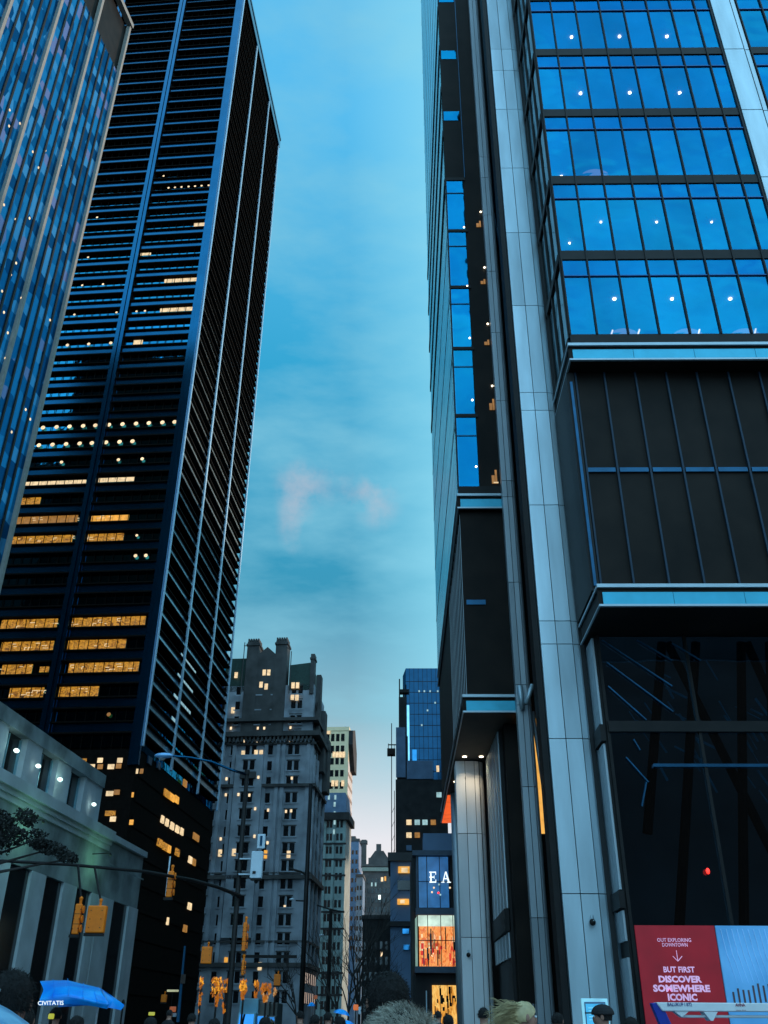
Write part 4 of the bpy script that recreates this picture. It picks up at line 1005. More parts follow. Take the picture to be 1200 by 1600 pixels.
for px in (641, 645, 651, 654, 663, 673, 684):
    p = GT.inverted() @ at(px, 1201, 299.8); b = MB(GT); b.box(p.x - .45, p.x + .45, -.25, -.15, p.z - 1.0, p.z + 1.0); b.build('lit_window', M['litcream'], o)
for px, py in ((659, 1133), (680, 1098), (684, 1080), (668, 1110), (655, 1080), (663, 1080), (672, 1080)):
    p = GT.inverted() @ at(px, py, 299.8); b = MB(GT); b.box(p.x - .25, p.x + .25, -.25, -.15, p.z - .3, p.z + .3); b.build('lit_window', M['coollamp2'], o)

DB = frame((-.6, 220, 0)); o = thing('dark_stepped_block', 'dark stepped block with a few lit windows below the glass tower', 'building', DB)
b = MB(DB); b.box(0, 12, 0, 20, 0, 53.5); b.box(.3, 3, .5, 8, 53.5, 64); b.box(.8, 2.8, 1, 6, 64, 74); b.box(3, 8.6, .8, 9, 53.5, 57); b.build('wall', M['dark'], o)
b = MB(DB); b.box(2.7, 8.9, -.2, 8, 53.6, 57.9); b.box(.1, 2.4, -.1, .3, 54, 66); b.build('roof_housing', M['bluegrey'], o)
for (px, py, mm) in [(639, 1285, 'litcream'), (652, 1285, 'coollamp2'), (664, 1285, 'coollamp2'), (677, 1285, 'litdim'), (639, 1305, 'litcream'), (652, 1305, 'litdim'), (639, 1325, 'bluegrey'), (686, 1242, 'coollamp2')]:
    p = DB.inverted() @ at(px, py, 219.8); b = MB(DB); b.box(p.x - .6, p.x + .6, -.25, -.1, p.z - .55, p.z + .6); b.build('lit_window', M[mm], o)
b = MB(DB)
for (xx, zz_) in ((1.0, 79), (2.0, 76.5), (2.6, 77.5)): b.tube([(xx, 2, 73), (xx, 2, zz_)], .16, 5)
b.box(.9, 3.4, 1, 3, 75.2, 76); b.build('roof_plant', M['black'], o)

HC = frame((-1.5, 225, 0)); o = thing('construction_hoist', 'thin construction hoist mast with a cage against the pale sky', 'hoist', HC)
b = MB(HC); b.tube([(0, 0, 0), (-.1, 0, 68.5)], .11, 5); b.tube([(.75, 0, 0), (.6, 0, 52)], .09, 5)
z = 2
while z < 50: b.tube([(0, 0, z), (.72, 0, z + 1.6)], .05, 4); z += 3.2
b.build('mast', M['bark'], o)
b = MB(HC); p = HC.inverted() @ at(612, 1174, 225); b.box(p.x - 1.1, p.x + .9, -1, 1, p.z - 1, p.z + .5); b.build('cage', M['coat3'], o)
b = MB(HC); b.box(p.x - .9, p.x - .75, -1, 1, p.z + .5, p.z + 1.7); b.box(p.x + .6, p.x + .7, -1, 1, p.z + .5, p.z + 1.5); b.box(p.x - .9, p.x + 3.2, -.1, .1, p.z + 1.5, p.z + 1.75); b.build('cage_rail', M['black'], o)

o, F = simple_block('small_blue_building', 'small blue lit building with two bright wide windows left of the shop', -.9, 1.95, 110, 122, 18.4, M['bluegrey'], (20, 1, 1), (1, 30, 1))
for (px, py, w, h, mm) in [(631, 1359, 1.3, .7, 'litwin'), (630, 1409, 1.3, .6, 'litwin'), (632, 1360, .7, .5, 'litcream'), (629, 1409, .5, .35, 'litcream'), (634, 1455, .7, .5, 'blueref'), (635, 1480, .7, .5, 'blueref')]:
    p = F.inverted() @ at(px, py, 109.8); b = MB(F); d_ = .2 if mm == 'litcream' else 0; b.box(p.x - w / 2, p.x + w / 2, -.25 - d_, -.12 - d_, p.z - h / 2, p.z + h / 2); b.build('lit_window', M[mm], o)
for py in (1383,):
    p = F.inverted() @ at(631, py, 109.8); b = MB(F); b.box(p.x - .7, p.x + .7, -.2, -.1, p.z - .5, p.z + .5); b.build('window', M['win'], o)
b = MB(F); b.box(-.2, 2.6, -.6, 0, 11.6, 12.1); b.build('awning', M['dark'], o)

# ---- shop with the glass box
FS = frame((1.2, 72, 0)); o = thing('glass_shop_front', 'glass shop box with bright orange interior and big white letters above', 'shop', FS)
E_ = o
b = MB(FS); b.box(1.0, 9, 74.2, 84, 0, 13.2); b.box(1.2, 9, 72.6, 74.2, 9.3, 13.2); b.box(1.2, 9, 72.6, 74.2, 0, 5.3); b.F = I4; b.build('wall', M['dark'], o)
M['greyblue'] = mat('slate_metal', (.05, .08, .12), rough=.5, metal=.3)
many([(lambda bb, q=q: bb.box(*q)) for q in ((1.05, 6, 71.7, 73, 13.0, 13.35), (1.25, 6, 71.9, 73, 8.95, 9.4), (1.15, 6, 71.8, 73, 5.2, 5.6), (1.3, 1.45, 71.95, 72.05, 9.4, 13.0))], 'frame', o, M['greyblue'], I4)
b = MB(); b.quad((1.5, 72.1, 9.45), (3.7, 72.1, 9.45), (3.7, 72.1, 12.95), (1.5, 72.1, 12.95)); b.build('upper_glass', mat('lit_blue_glass', (.03, .14, .30), rough=.2, emit=(.02, .10, .26), estr=1., var=.2, scale=1.2), o)
b = MB(); b.box(1.9, 5.5, 73, 76, 13.35, 14.8); b.build('roof_screen', M['bluegrey'], o)
b = MB(); b.quad((1.5, 73.3, 5.6), (6, 73.3, 5.6), (6, 73.3, 8.95), (1.5, 73.3, 8.95)); b.build('shop_interior', M['shop'], o)
rs = random.Random(4)
for mm, n, wr, hr in [('win', 16, (.03, .09), (.4, 1.5)), ('litcream', 14, (.05, .12), (.05, .5)), ('shopred', 16, (.06, .2), (.1, .5)), ('lampdot', 10, (.05, .09), (.05, .09))]:
    M.setdefault('shopred', emat('red_display', (.85, .03, .015), 1.))
    b = MB()
    for k in range(n):
        x = rs.uniform(1.5, 4.2); z = rs.uniform(5.6, 6.9) if mm != 'litcream' else rs.uniform(6.6, 7.6); y = rs.uniform(72.5, 73.1); w = rs.uniform(*wr); h = rs.uniform(*hr); b.box(x, x + w, y, y + .05, z, z + h)
    q_ = b.build('shop_display', M[mm], o); q_['kind'] = 'stuff'
b = MB()
for k in range(26):
    x = rs.uniform(2.35, 4.1); z = rs.uniform(2.1, 4.0); b.box(x, x + rs.uniform(.03, .18), 72.38, 72.42, z, z + rs.uniform(.1, .6))
q_ = b.build('shop_display', M['win'], o); q_['kind'] = 'stuff'
b = MB(); b.quad((1.42, 72.05, 8.2), (6, 72.05, 8.2), (6, 72.06, 8.93), (1.42, 72.06, 8.93)); b.build('lit_ceiling', M['mint'], o)
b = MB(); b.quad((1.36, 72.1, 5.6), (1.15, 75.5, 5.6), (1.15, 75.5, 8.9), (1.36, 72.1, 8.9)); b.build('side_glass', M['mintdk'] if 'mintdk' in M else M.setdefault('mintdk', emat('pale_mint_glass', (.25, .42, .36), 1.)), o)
b = MB()
for x in (2.08, 3.02, 3.9): b.box(x, x + .05, 71.98, 72.04, 5.6, 13.0)
b.box(1.4, 5, 71.98, 72.03, 7.25, 7.3); b.box(1.5, 5, 71.98, 72.03, 11.2, 11.24); b.build('mullion', M['black'], o)
b = MB(); b.quad((2.35, 72.5, 2.0), (5, 72.5, 2.0), (5, 72.5, 4.45), (2.35, 72.5, 4.45)); b.build('entrance_window', M['shop2'], o)
b = MB()
for x in (2.9, 3.4): b.box(x, x + .03, 72.4, 72.45, 0, 4.45)
b.build('door_bar', M['black'], o)
b = MB(); b.box(1.9, 1.98, 72.3, 72.4, 2.4, 4.1); b.build('white_pilaster', M['lip'], o)
# serif letters  E A T A L Y, most of them hidden behind the column
b = MB(); p = at(671, 1379, 71.6); q = at(671, 1362, 71.6); h = q.z - p.z; x = p.x; z = p.z; w = .62; th = .11
yy0, yy1 = 71.55, 71.65
def serifE(x):
    b.box(x + .06, x + .06 + th, yy0, yy1, z, z + h); b.box(x, x + w * .8, yy0, yy1, z, z + .07); b.box(x, x + w * .8, yy0, yy1, z + h - .07, z + h); b.box(x, x + w * .6, yy0, yy1, z + h / 2 - .035, z + h / 2 + .035)
    b.box(x + w * .8 - .05, x + w * .8, yy0, yy1, z + .07, z + .2); b.box(x + w * .8 - .05, x + w * .8, yy0, yy1, z + h - .2, z + h - .07); b.box(x + w * .55, x + w * .6, yy0, yy1, z + h / 2 - .11, z + h / 2 + .11)
def serifA(x):
    b.extr([(x + .08, z), (x + .15, z), (x + .36, z + h), (x + .29, z + h)], 1, yy0, yy1); b.extr([(x + .5, z), (x + .62, z), (x + .40, z + h), (x + .29, z + h)], 1, yy0, yy1)
    b.box(x + .17, x + .5, yy0, yy1, z + h * .32, z + h * .32 + .06); b.box(x, x + .23, yy0, yy1, z, z + .05); b.box(x + .42, x + .70, yy0, yy1, z, z + .05)
serifE(x); b.build('sign_letter', M['letter'], o)
b = MB(); serifA(at(690, 1379, 71.6).x - .02); b.build('sign_letter', M['letter'], o)
its = []
for (px, py, mm) in [(678, 1387, 'lampdot'), (686, 1382, 'coollamp2'), (675, 1394, 'lampdot'), (685, 1395, 'redlamp'), (688, 1398, 'coollamp2'), (703, 1387, 'lampdot')]:
    p = at(px, py, 72.0); b = MB(); b.ball(p, .07, 8, 6); b.build('hanging_bulb', M[mm], o)

# ================================================================== BUILDINGS BEHIND THE VIEWER (seen only as reflections)
F = frame((-150, -60, 0)); o = thing('rear_office_tower', 'dark office tower behind the viewer', 'skyscraper', F)
b = MB(F); b.box(-150, -15, -30, 0, 0, 236); b.box(-15, 50, -30, .2, 0, 274); b.build('wall', M['louver'], o)
F = frame((20, -50, 0)); o = thing('rear_low_block', 'dark low building behind the viewer', 'building', F)
b = MB(F); b.box(0, 90, -20, 0, 0, 46); b.build('wall', M['louver'], o)

F = frame((18, 80, 0)); o = thing('sun_blocking_block', 'unseen block added behind the near glass building to shade the left side', 'skyscraper', F)
b = MB(F); b.box(0, 30, 0, 212, 0, 100); b.build('wall', M['dark'], o)  # out of view, added and sized to keep the sun off the left buildings

# ================================================================== STREET FURNITURE
def polething(name, label, cat, base, group=None): return thing(name, label, cat, frame((base[0], base[1], 0)), group)
PB = at(371, 1545, 32)
o = polething('signal_mast', 'tall dark pole with a long arm across the left side of the street', 'signal pole', (PB.x, 32))
tx = at(386, 1207, 32)
b = MB(); b.tube([(tx.x, 32, 0), (tx.x, 32, 1.2), (tx.x, 32, 9.4)], [.13, .095, .07], 12); b.build('pole', M['black'], o, smooth=True)
b = MB(); pts = [at(375, 1400, 32), at(340, 1386, 30.5), at(300, 1375, 29), at(228, 1362, 27), at(110, 1351, 25.2), at(0, 1345, 24), at(-120, 1340, 22.5)]
b.tube(pts, [.06, .052, .046, .042, .04, .038, .036], 10); b.build('arm', M['black'], o, smooth=True)
b = MB(); b.tube([at(385, 1210, 32), at(362, 1203, 31.6), at(330, 1190, 31.2), at(300, 1184, 30.8), at(268, 1181, 30.4)], [.05, .045, .04, .035, .03], 8); b.build('lamp_arm', M['towersteel'], o, smooth=True)
lp = at(256, 1180.5, 30.2)
b = MB(); b.ball(lp, .3, 16, 8, (1.05, .45, .30)); l_ = b.build('lamp_head', M['palebl'] if 'palebl' in M else M.setdefault('palebl', mat('pale_blue_lamp_housing', (.22, .48, .80), rough=.35, metal=.3)), o, smooth=True)
b = MB(); b.tube([lp + Vector((-.05, 0, -.09)), lp + Vector((-.05, 0, -.16))], [.12, .07], 10); b.build('lens', M['steel_dim'], l_, root=o)
b = MB(); c = at(388, 1207, 32); b.tube([(tx.x, 32, 9.35), (tx.x, 32, 9.5)], .09, 8); b.build('cap', M['black'], o)

o2 = polething('equipment_box', 'pale blue box with a small antenna panel fixed to the tall dark pole', 'equipment box', (at(400, 1350, 31.9).x, 31.9))
a = at(391, 1373, 31.85); c = at(411, 1331, 31.85)
b = MB(); b.box(a.x, a.x + .38, 31.7, 31.95, a.z, c.z); bx = b.build('box', M['palebox'], o2, bevel=.02)
b = MB(); p = at(397, 1363, 31.68); b.box(p.x - .05, p.x + .05, 31.67, 31.70, p.z - .04, p.z + .04); b.build('latch', M['black'], bx, root=o2)
b = MB(); p = at(400, 1377, 31.85); b.box(a.x + .02, a.x + .36, 31.72, 31.93, a.z - .05, a.z - .005); b.ball(p, .07, 8, 6); b.build('bottom_gland', M['black'], bx, root=o2)
b = MB(); p = at(409, 1315, 31.85); b.box(p.x - .13, p.x + .13, 31.7, 31.8, p.z - .24, p.z + .22); b.build('antenna_panel', M['palebox'], o2, bevel=.02)
b = MB(); b.tube([p + Vector((-.0, -.16, -.15)), p + Vector((.0, -.16, .15))], .04, 8); b.build('antenna_mount', M['blueline'], o2)
b = MB(); p = at(384, 1342, 31.9); b.box(tx.x - .0, a.x + .05, 31.86, 31.92, p.z - .02, p.z + .02); b.box(tx.x, a.x + .1, 31.86, 31.92, p.z - .5, p.z - .46); b.build('bracket', M['palebox'], o2)

def signal(label, px0, px1, py0, py1, Y, face=1, group='yellow traffic signals', narrow=False, hang=None):
    p = at((px0 + px1) / 2, (py0 + py1) / 2, Y); t_ = at(px0, py0, Y); e = at(px1, py1, Y)
    w = abs(e.x - t_.x); h = abs(t_.z - e.z)
    o = thing('traffic_signal', label, 'traffic signal', frame((p.x, Y, p.z - h / 2)), group)
    b = MB(); d = .12
    if narrow: b.box(p.x - w * .36, p.x + w * .36, Y - .05, Y + .06, p.z - h / 2, p.z + h / 2)
    else: b.box(p.x - w / 2, p.x + w / 2, Y - .09, Y + .1, p.z - h / 2, p.z + h / 2)
    b.build('housing', M['yellow'], o, bevel=.03)
    b = MB()
    for i in ((-1, 1) if narrow else ()):
        b.box(p.x - w * .36 - .004, p.x + w * .36 + .004, Y - .054, Y, p.z + i * h * .165 - .006, p.z + i * h * .165 + .006)
    if b.v: b.build('section_joint', M['coat3'], o)
    many([(lambda bb, i=i, sx=sx: bb.tube([(p.x + sx * w * .3, Y - (.06 if narrow else .10), p.z + i * h * .31), (p.x + sx * w * .3, Y - .03, p.z + i * h * .31)], .012, 6)) for i in (-1, 0, 1) for sx in (-1, 1)], 'bolt', o, M['coat3'], I4)
    b = MB(); r = w * .36
    for i in range(3):
        z = p.z + (i - 1) * h * .31
        if narrow: b.tube([(p.x + w / 2, Y, z), (p.x + w / 2 + .02, Y, z)], min(.11, h * .13), 12)
        else: b.tube([(p.x, Y + .1, z), (p.x, Y + .28, z)], min(r, h * .14), 12)
    b.build('visor', M['yellow'], o)
    b = MB(); b.tube([(p.x + w * .1, Y, p.z + h / 2), (p.x + w * .1, Y, p.z + h / 2 + .10)], .035, 8); b.ball((p.x + w * .1, Y, p.z + h / 2 + .13), .05, 8, 6); b.build('top_bolt', M['yellow'], o)
    b = MB(); b.box(p.x - w * .55, p.x + w * .5, Y - .06, Y + .06, p.z - h / 2 - .07, p.z - h / 2 - .005)
    if hang: b.tube([(p.x + w * .1, Y, p.z + h / 2 + .1), hang], .03, 6)
    b.build('bracket', M['black'], o)
    return o
g1 = at(150, 1435, 25.4)
signal('large yellow traffic signal seen from behind, right one of a pair over the stone building', 139.5, 162, 1415, 1458, 25.4, hang=at(148, 1356, 25.6))
signal('narrow yellow signal edge left of the large one, over the stone building', 117, 124, 1412, 1460, 25.3, narrow=True, hang=at(122, 1352, 25.3))
sg = signal('slim orange signal with a pale backplate hanging on the long mast arm', 261.5, 270, 1361, 1402, 28.2, narrow=True)
b = MB(); p = at(259, 1400, 28.2); q = at(266, 1338, 28.2); b.tube([p, q], .022, 6); b.build('backplate', M['palebox'], sg)
signal('yellow signal head above the golden lit trees, left of the tall pole', 316, 330, 1479, 1506, 40.)
signal('slim orange signal fixed to the right side of the tall dark pole', 379, 385, 1441, 1486, 31.8, narrow=True)
signal('dim orange slim signal low on the tall dark pole', 377, 382, 1500, 1524, 31.8, narrow=True)
signal('small orange signal box right of the golden trees', 428.5, 438, 1522, 1540, 60.)
signal('small round orange signal low beside the left bus stop lights', 252.5, 260, 1554, 1566, 60.)

o = polething('street_lamp', 'second dark street lamp pole in front of the old stone block', 'street lamp', (at(478, 1400, 60).x, 60))
x = at(480, 1360, 60).x
b = MB(); zt = at(480, 1225, 60).z; b.tube([(x, 60, 0), (x, 60, zt)], [.17, .11], 10); b.build('pole', M['black'], o, smooth=True)
b = MB(); b.tube([at(483, 1370, 60), at(470, 1362, 60), at(452, 1357, 60)], .07, 6); b.tube([at(481, 1408, 60), at(462, 1407, 60)], .045, 6); b.build('arm', M['black'], o)
b = MB(); b.ball(at(456, 1405, 60), .16, 12, 6, (1, .5, .4)); b.build('lamp_head', M['palebox'], o, smooth=True)
o = polething('street_lamp', 'thin dark lamp pole with a short crossarm in front of the green grey block', 'street lamp', (at(514, 1500, 75).x, 75))
x = at(514.5, 1500, 75).x; zt = at(516, 1420, 75).z
b = MB(); b.tube([(x, 75, 0), (x, 75, zt)], [.17, .12], 8); b.build('pole', M['black'], o)
b = MB(); b.tube([at(538, 1425, 75), at(516, 1421, 75), at(495, 1414, 75)], .06, 6); b.box(at(488, 1, 75).x, at(534, 1, 75).x, 74.9, 75.1, at(514, 1495, 75).z - .1, at(514, 1495, 75).z + .1); b.build('arm', M['black'], o)
b = MB(); b.ball(at(502, 1461, 75), .16, 10, 6, (1.2, .5, .5)); b.build('lamp_head', M['palebox'], o)
o = polething('sign_pole', 'thin blue leaning pole left of the golden trees', 'pole', (at(278, 1590, 36).x, 36))
b = MB(); b.tube([at(278, 1597, 36), at(289, 1478, 36)], [.06, .035], 8); b.build('pole', M['blueline'], o)
b = MB(); p = at(286, 1529, 36); b.box(p.x - .06, p.x + .10, 35.9, 35.95, p.z - .16, p.z + .13); b.build('sign', M['coat3'], o)
o = polething('sign_pole', 'thin dark post against the last pale pilaster of the stone building', 'pole', (at(192, 1590, 40).x, 40))
b = MB(); p = at(192.5, 1567, 40); b.tube([(p.x, 40, 0), (p.x, 40, p.z)], .035, 6); b.ball((p.x, 40, p.z), .09, 8, 6, (.7, .7, 1.4)); b.build('post', M['black'], o)

# ================================================================== TREES
def branchy(o, base, H, seed, m, levels=4, spread=.55, r0=.12, name='limb'):
    rnd = random.Random(seed); tips = []
    trunk = MB(); limb = MB()
    def grow(p, d, L, r, lv):
        pts = [p]; q = p.copy(); dd = d.copy()
        for i in range(4):
            dd = (dd + Vector((rnd.uniform(-1, 1), rnd.uniform(-1, 1), rnd.uniform(-.2, .6))) * .13).normalized(); q = q + dd * L / 4; pts.append(q.copy())
        (trunk if lv == 0 else limb).tube(pts, [r * (1 - .13 * i) for i in range(5)], 6 if lv < 2 else 4, cap=False)
        if lv >= levels: tips.append(q); return
        for i in range(3 if lv else 5):
            k = rnd.choice([2, 3, 4]) if lv else rnd.choice([2, 3, 3, 4, 4]); nd = (dd + Vector((rnd.uniform(-1, 1), rnd.uniform(-1, 1), rnd.uniform(-.1, .7))) * spread * 1.5).normalized()
            grow(pts[k], nd, L * rnd.uniform(.55, .75), r * .55, lv + 1)
    grow(Vector(base), Vector((0, 0, 1)), H * .42, r0, 0)
    trunk.build('trunk', m, o, smooth=True); limb.build('crown', m, o)
    return tips
for i, (px, Y, H, lab, r0) in enumerate([(563, 85, 14, 'tall bare tree against the pale gap at the street end', .16), (578, 110, 13, 'bare tree behind the taller bare one in the street gap', .16), (530, 70, 9, 'small bare tree left of the pink lit strip', .10), (548, 100, 15, 'thin bare tree just under the pink lit strip', .15), (596, 60, 6, 'low bare tree above the crowd in the middle', .08), (470, 95, 9, 'bare tree in front of the foot of the old stone block', .12)]):
    x = at(px, 1500, Y).x; o = thing('bare_tree', lab, 'tree', frame((x, Y, 0)), 'bare street trees'); branchy(o, (x, Y, 0), H, 11 + i, M['bark'], r0=r0)
# plaza trees wound with golden lights
for i, (px, y0, y1, w, Y, mm, lab) in enumerate([(313, 1528, 1583, 6, 95, 'gold', 'thin trunk wound with golden lights, leftmost of the lit trees'), (338, 1528, 1575, 18, 95, 'gold', 'broad golden lit tree, second from the left'), (352, 1532, 1583, 15, 97, 'gold', 'golden lit tree with a dark gap left of the tall pole'),
                                               (380, 1532, 1562, 13, 95, 'gold', 'golden lit tree just right of the tall pole'), (400, 1534, 1560, 9, 97, 'gold', 'golden lit tree above the pale truck'), (415, 1538, 1566, 17, 95, 'golddk', 'pinkish golden lit tree, rightmost of the lit trees'), (429, 1546, 1556, 6, 98, 'golddk', 'small faint golden lit shrub at the right end of the lit trees')]):
    c = at(px, (y0 + y1) / 2, Y); zt = at(px, y0, Y).z; zb = at(px, y1, Y).z; hw = w / 1643 * Y * .5
    o = thing('lit_tree', lab, 'tree', frame((c.x, Y, 0)), 'trees wound with golden lights')
    rnd = random.Random(50 + i)
    b = MB(); b.tube([(c.x, Y, 0), (c.x + .05, Y, zb), (c.x, Y, (zb + zt) / 2), (c.x, Y, zt)], [.10, .09, .07, .03], 8)
    for k in range(7):
        a = rnd.uniform(0, 6.28); z = zb + (zt - zb) * rnd.uniform(.25, .6); b.tube([(c.x, Y, z), (c.x + hw * math.cos(a) * .9, Y + hw * math.sin(a), z + (zt - zb) * .35)], [.05, .015], 5)
    b.build('trunk', M['bark'], o)
    b = MB()
    n = int(60 + w * 22)
    for k in range(n):
        v = rnd.random(); prof = hw * (1.0 if v > .45 else .25 + 1.2 * v) * math.sqrt(rnd.random())
        a = rnd.uniform(0, 6.28); x = c.x + prof * math.cos(a); y = Y + prof * math.sin(a); z = zb + (zt - zb) * v
        if i in (2, 5) and .35 < v < .62 and abs(x - c.x) < hw * .45: continue
        if noise.noise(Vector((x * 2.2, y * 2.2, z * 2.2))) < -.12: continue
        s = rnd.uniform(.03, .14) * (.6 if rnd.random() < .5 else 1); mi = 1 if noise.noise(Vector((x * 1.3, y, z * 1.3 + i))) < -.02 or rnd.random() < .25 else 0; b.tri((x - s * .6, y, z), (x + s * .6, y, z - s * .4), (x, y + s, z + s * 2.), mi); b.tri((x, y - s, z + s), (x + s, y, z), (x - s * .5, y, z - s), mi)
    b.build('string_lights', [M[mm], M.setdefault('goldlow', emat('deep_gold_light', (.55, .16, .005), .9))], o)

# dark leafy street tree over the stone building's frieze
c = at(40, 1300, 22); o = thing('leafy_tree', 'dark leafy tree spreading in front of the stone frieze at the far left', 'tree', frame((-11.6, 22, 0)))
b = MB(); b.tube([(-11.6, 22, 0), (-11.4, 22, 3), (-10.9, 22, 5.2)], [.18, .14, .09], 8)
targets = [(10, 1275), (45, 1268), (30, 1300), (60, 1310), (85, 1325), (108, 1342), (5, 1310)]
for (px, py) in targets:
    e = at(px, py, 22); b.tube([(-11.2, 22, 4), ((e.x - 11.2) / 2, 22.1, (e.z + 4.4) / 2), e], [.07, .04, .015], 5)
b.build('trunk', M['bark'], o)
rnd = random.Random(5); b = MB()
for (px, py, rx, ry, n) in [(8, 1285, 16, 16, 420), (42, 1277, 13, 13, 420), (20, 1305, 24, 14, 650), (2, 1320, 14, 14, 250), (62, 1318, 16, 9, 420), (80, 1326, 20, 10, 520), (104, 1338, 14, 9, 380), (60, 1302, 10, 6, 120), (-25, 1300, 30, 40, 700)]:
    for k in range(n):
        a = rnd.uniform(0, 6.28); r = math.sqrt(rnd.random()); e = at(px + rx * r * math.cos(a), py + ry * r * math.sin(a), 22) + Vector((0, rnd.uniform(-.3, .3), 0))
        s = rnd.uniform(.03, .06); d1 = Vector((rnd.uniform(-1, 1), rnd.uniform(-1, 1), rnd.uniform(-1, 1))).normalized() * s; d2 = Vector((rnd.uniform(-1, 1), rnd.uniform(-1, 1), rnd.uniform(-1, 1))).normalized() * s * .6
        b.quad(e - d1, e - d2, e + d1, e + d2)
b.build('crown', M['leaf'], o)
M['leafs'] = 1

# ================================================================== VEHICLES
def truck(label, px, py, w, h, L, Y, m, name, cat):
    x = at(px, py, Y).x; o = thing(name, label, cat, frame((x, Y, 0))); hw = w / 2
    b = MB(); b.box(x - hw, x + hw, Y + 1.6, Y + L, .7, h); b.build('cargo_box', m, o, bevel=.05)
    b = MB(); b.extr([(Y, .6), (Y + 1.6, .6), (Y + 1.6, h * .72), (Y + .75, h * .72), (Y + .25, h * .42), (Y, h * .40)], 0, x - hw * .92, x + hw * .92); b.build('cab', m, o, bevel=.05)
    b = MB(); b.quad((x - hw * .78, Y + .24, h * .43), (x + hw * .78, Y + .24, h * .43), (x + hw * .74, Y + .70, h * .69), (x - hw * .74, Y + .70, h * .69))
    for v in b.v: v.y -= .03
    b.build('windscreen', M['bluegl'] if 'bluegl' in M else M.setdefault('bluegl', glassmat('windscreen_glass', (.08, .3, .6), see=0)), o)
    for sx in (-1, 1):
        for yy in (Y + .9, Y + L - 1.2):
            b = MB(); b.tube([(x + sx * hw * .95, yy, .45), (x + sx * hw * .70, yy, .45)], .45, 14); wl = b.build('wheel', M['rubber'], o)
        b = MB(); b.box(x + sx * hw * .7 - .12, x + sx * hw * .7 + .12, Y - .03, Y + .02, .85, 1.0); b.build('headlight', M['headlamp'], o)
    return o
truck('pale blue box truck facing the viewer below the golden trees', 384.5, 1580, 1.75, 4.2, 7, 95, M['truckblue'] if 'truckblue' in M else M.setdefault('truckblue', mat('pale_blue_truck_paint', (.18, .50, .66), rough=.4, var=.05)), 'box_truck', 'truck')
truck('grey delivery van right beside the pale blue truck', 407, 1580, 1.2, 4.0, 6, 96, M['vangrey'] if 'vangrey' in M else M.setdefault('vangrey', mat('grey_van_paint', (.16, .18, .17), rough=.4, var=.1)), 'delivery_van', 'van')
truck('dark grey van, right one of the three parked together', 422.5, 1580, .95, 3.9, 6, 97, M['vangrey'], 'delivery_van', 'van')
def car(label, px, Y, L, Wd, m, group=None):
    x = at(px, 1590, Y).x; o = thing('parked_car', label, 'car', frame((x, Y, 0)), group)
    b = MB(); b.extr([(x - L / 2, .35), (x + L / 2, .35), (x + L / 2, .85), (x + L * .36, .98), (x - L * .34, 1.0), (x - L / 2, .85)], 1, Y, Y + Wd); b.build('body', m, o, bevel=.06)
    b = MB(); b.extr([(x - L * .36, 1.0), (x + L * .34, .98), (x + L * .18, 1.47), (x - L * .22, 1.48)], 1, Y + .12, Y + Wd - .12); b.build('cabin', M['win'], o, bevel=.05)
    b = MB(); b.box(x - L * .2, x + L * .16, Y + .2, Y + Wd - .2, 1.49, 1.53); b.build('roof', m, o, bevel=.02)
    for xx in (x - L * .3, x + L * .3):
        for yy in (Y - .02, Y + Wd - .2): b = MB(); b.tube([(xx, yy, .33), (xx, yy + .22, .33)], .33, 16); b.build('wheel', M['rubber'], o)
    b = MB(); b.box(x + L / 2 - .02, x + L / 2 + .02, Y + .15, Y + .45, .62, .75); b.build('headlight', M['headlamp'], o)
    return o
car('silver blue car behind the crowd left of the leaning pole', 183, 34, 4.3, 1.75, M['palebox'], 'cars behind the crowd')
car('dark blue car near the yellow plate behind the crowd', 240, 44, 4.3, 1.75, mat('deep_blue_car_paint', (.02, .10, .22), rough=.3, metal=.4), 'cars behind the crowd')

# boom lift vehicle at the lower right
Yb = 18.0
o = thing('boom_lift', 'white boom lift arm with printed letters in front of the red hoarding', 'boom lift', frame((8.2, Yb, 0)))
a0 = at(1025, 1566, Yb); a1 = at(1240, 1568, Yb); d0 = at(1040, 1580, Yb)
b = MB(); b.extr([(a0.x, a0.z), (9.5, a1.z), (9.5, d0.z - .0), (d0.x - .05, d0.z)], 1, Yb, Yb + .22); b.build('boom', M['white'], o, bevel=.015)
b = MB(); b.tube([(a0.x + .42, Yb + .1, d0.z - .075), (9.5, Yb + .1, d0.z - .07)], .022, 8); b.extr([(a0.x + .30, d0.z), (a0.x + .55, d0.z), (a0.x + .42, d0.z - .09)], 1, Yb + .02, Yb + .2); b.build('ram', M['white'], o)
q = at(1110, 1581, Yb); r = at(1110, 1595, Yb)
b = MB(); b.extr([(q.x - .12, q.z), (q.x + .12, q.z), (q.x + .02, r.z), (q.x - .02, r.z)], 1, Yb - .02, Yb + .24); b.build('lug', M['white'], o)
b = MB(); p = at(1043, 1572, Yb); text(b, 'BALUKUP I 872', (p.x, Yb - .005, p.z), (1, 0, 0), (0, 0, 1), .055, .004, .42, .02); b.build('lettering', mat('navy_print', (.02, .05, .2), rough=.6), o)
b = MB(); p = at(1149, 1572.5, Yb); text(b, 'AHNA', (p.x, Yb - .005, p.z), (1, 0, 0), (0, 0, 1), .05, .004, .17, .03); text(b, 'www ahna', (p.x, Yb - .005, p.z - .065), (1, 0, 0), (0, 0, 1), .022, .004, .17, 0); b.build('lettering', mat('maroon_print', (.25, .01, .05), rough=.6), o)
p = at(1020, 1567, Yb)
b = MB(); b.extr([(p.x - .02, p.z), (p.x + .16, p.z), (p.x + .62, .9), (p.x + .38, .9)], 1, Yb + .03, Yb + .19); b.build('lower_arm', mat('deep_blue_paint', (.005, .03, .32), rough=.4, var=.15), o, bevel=.01)
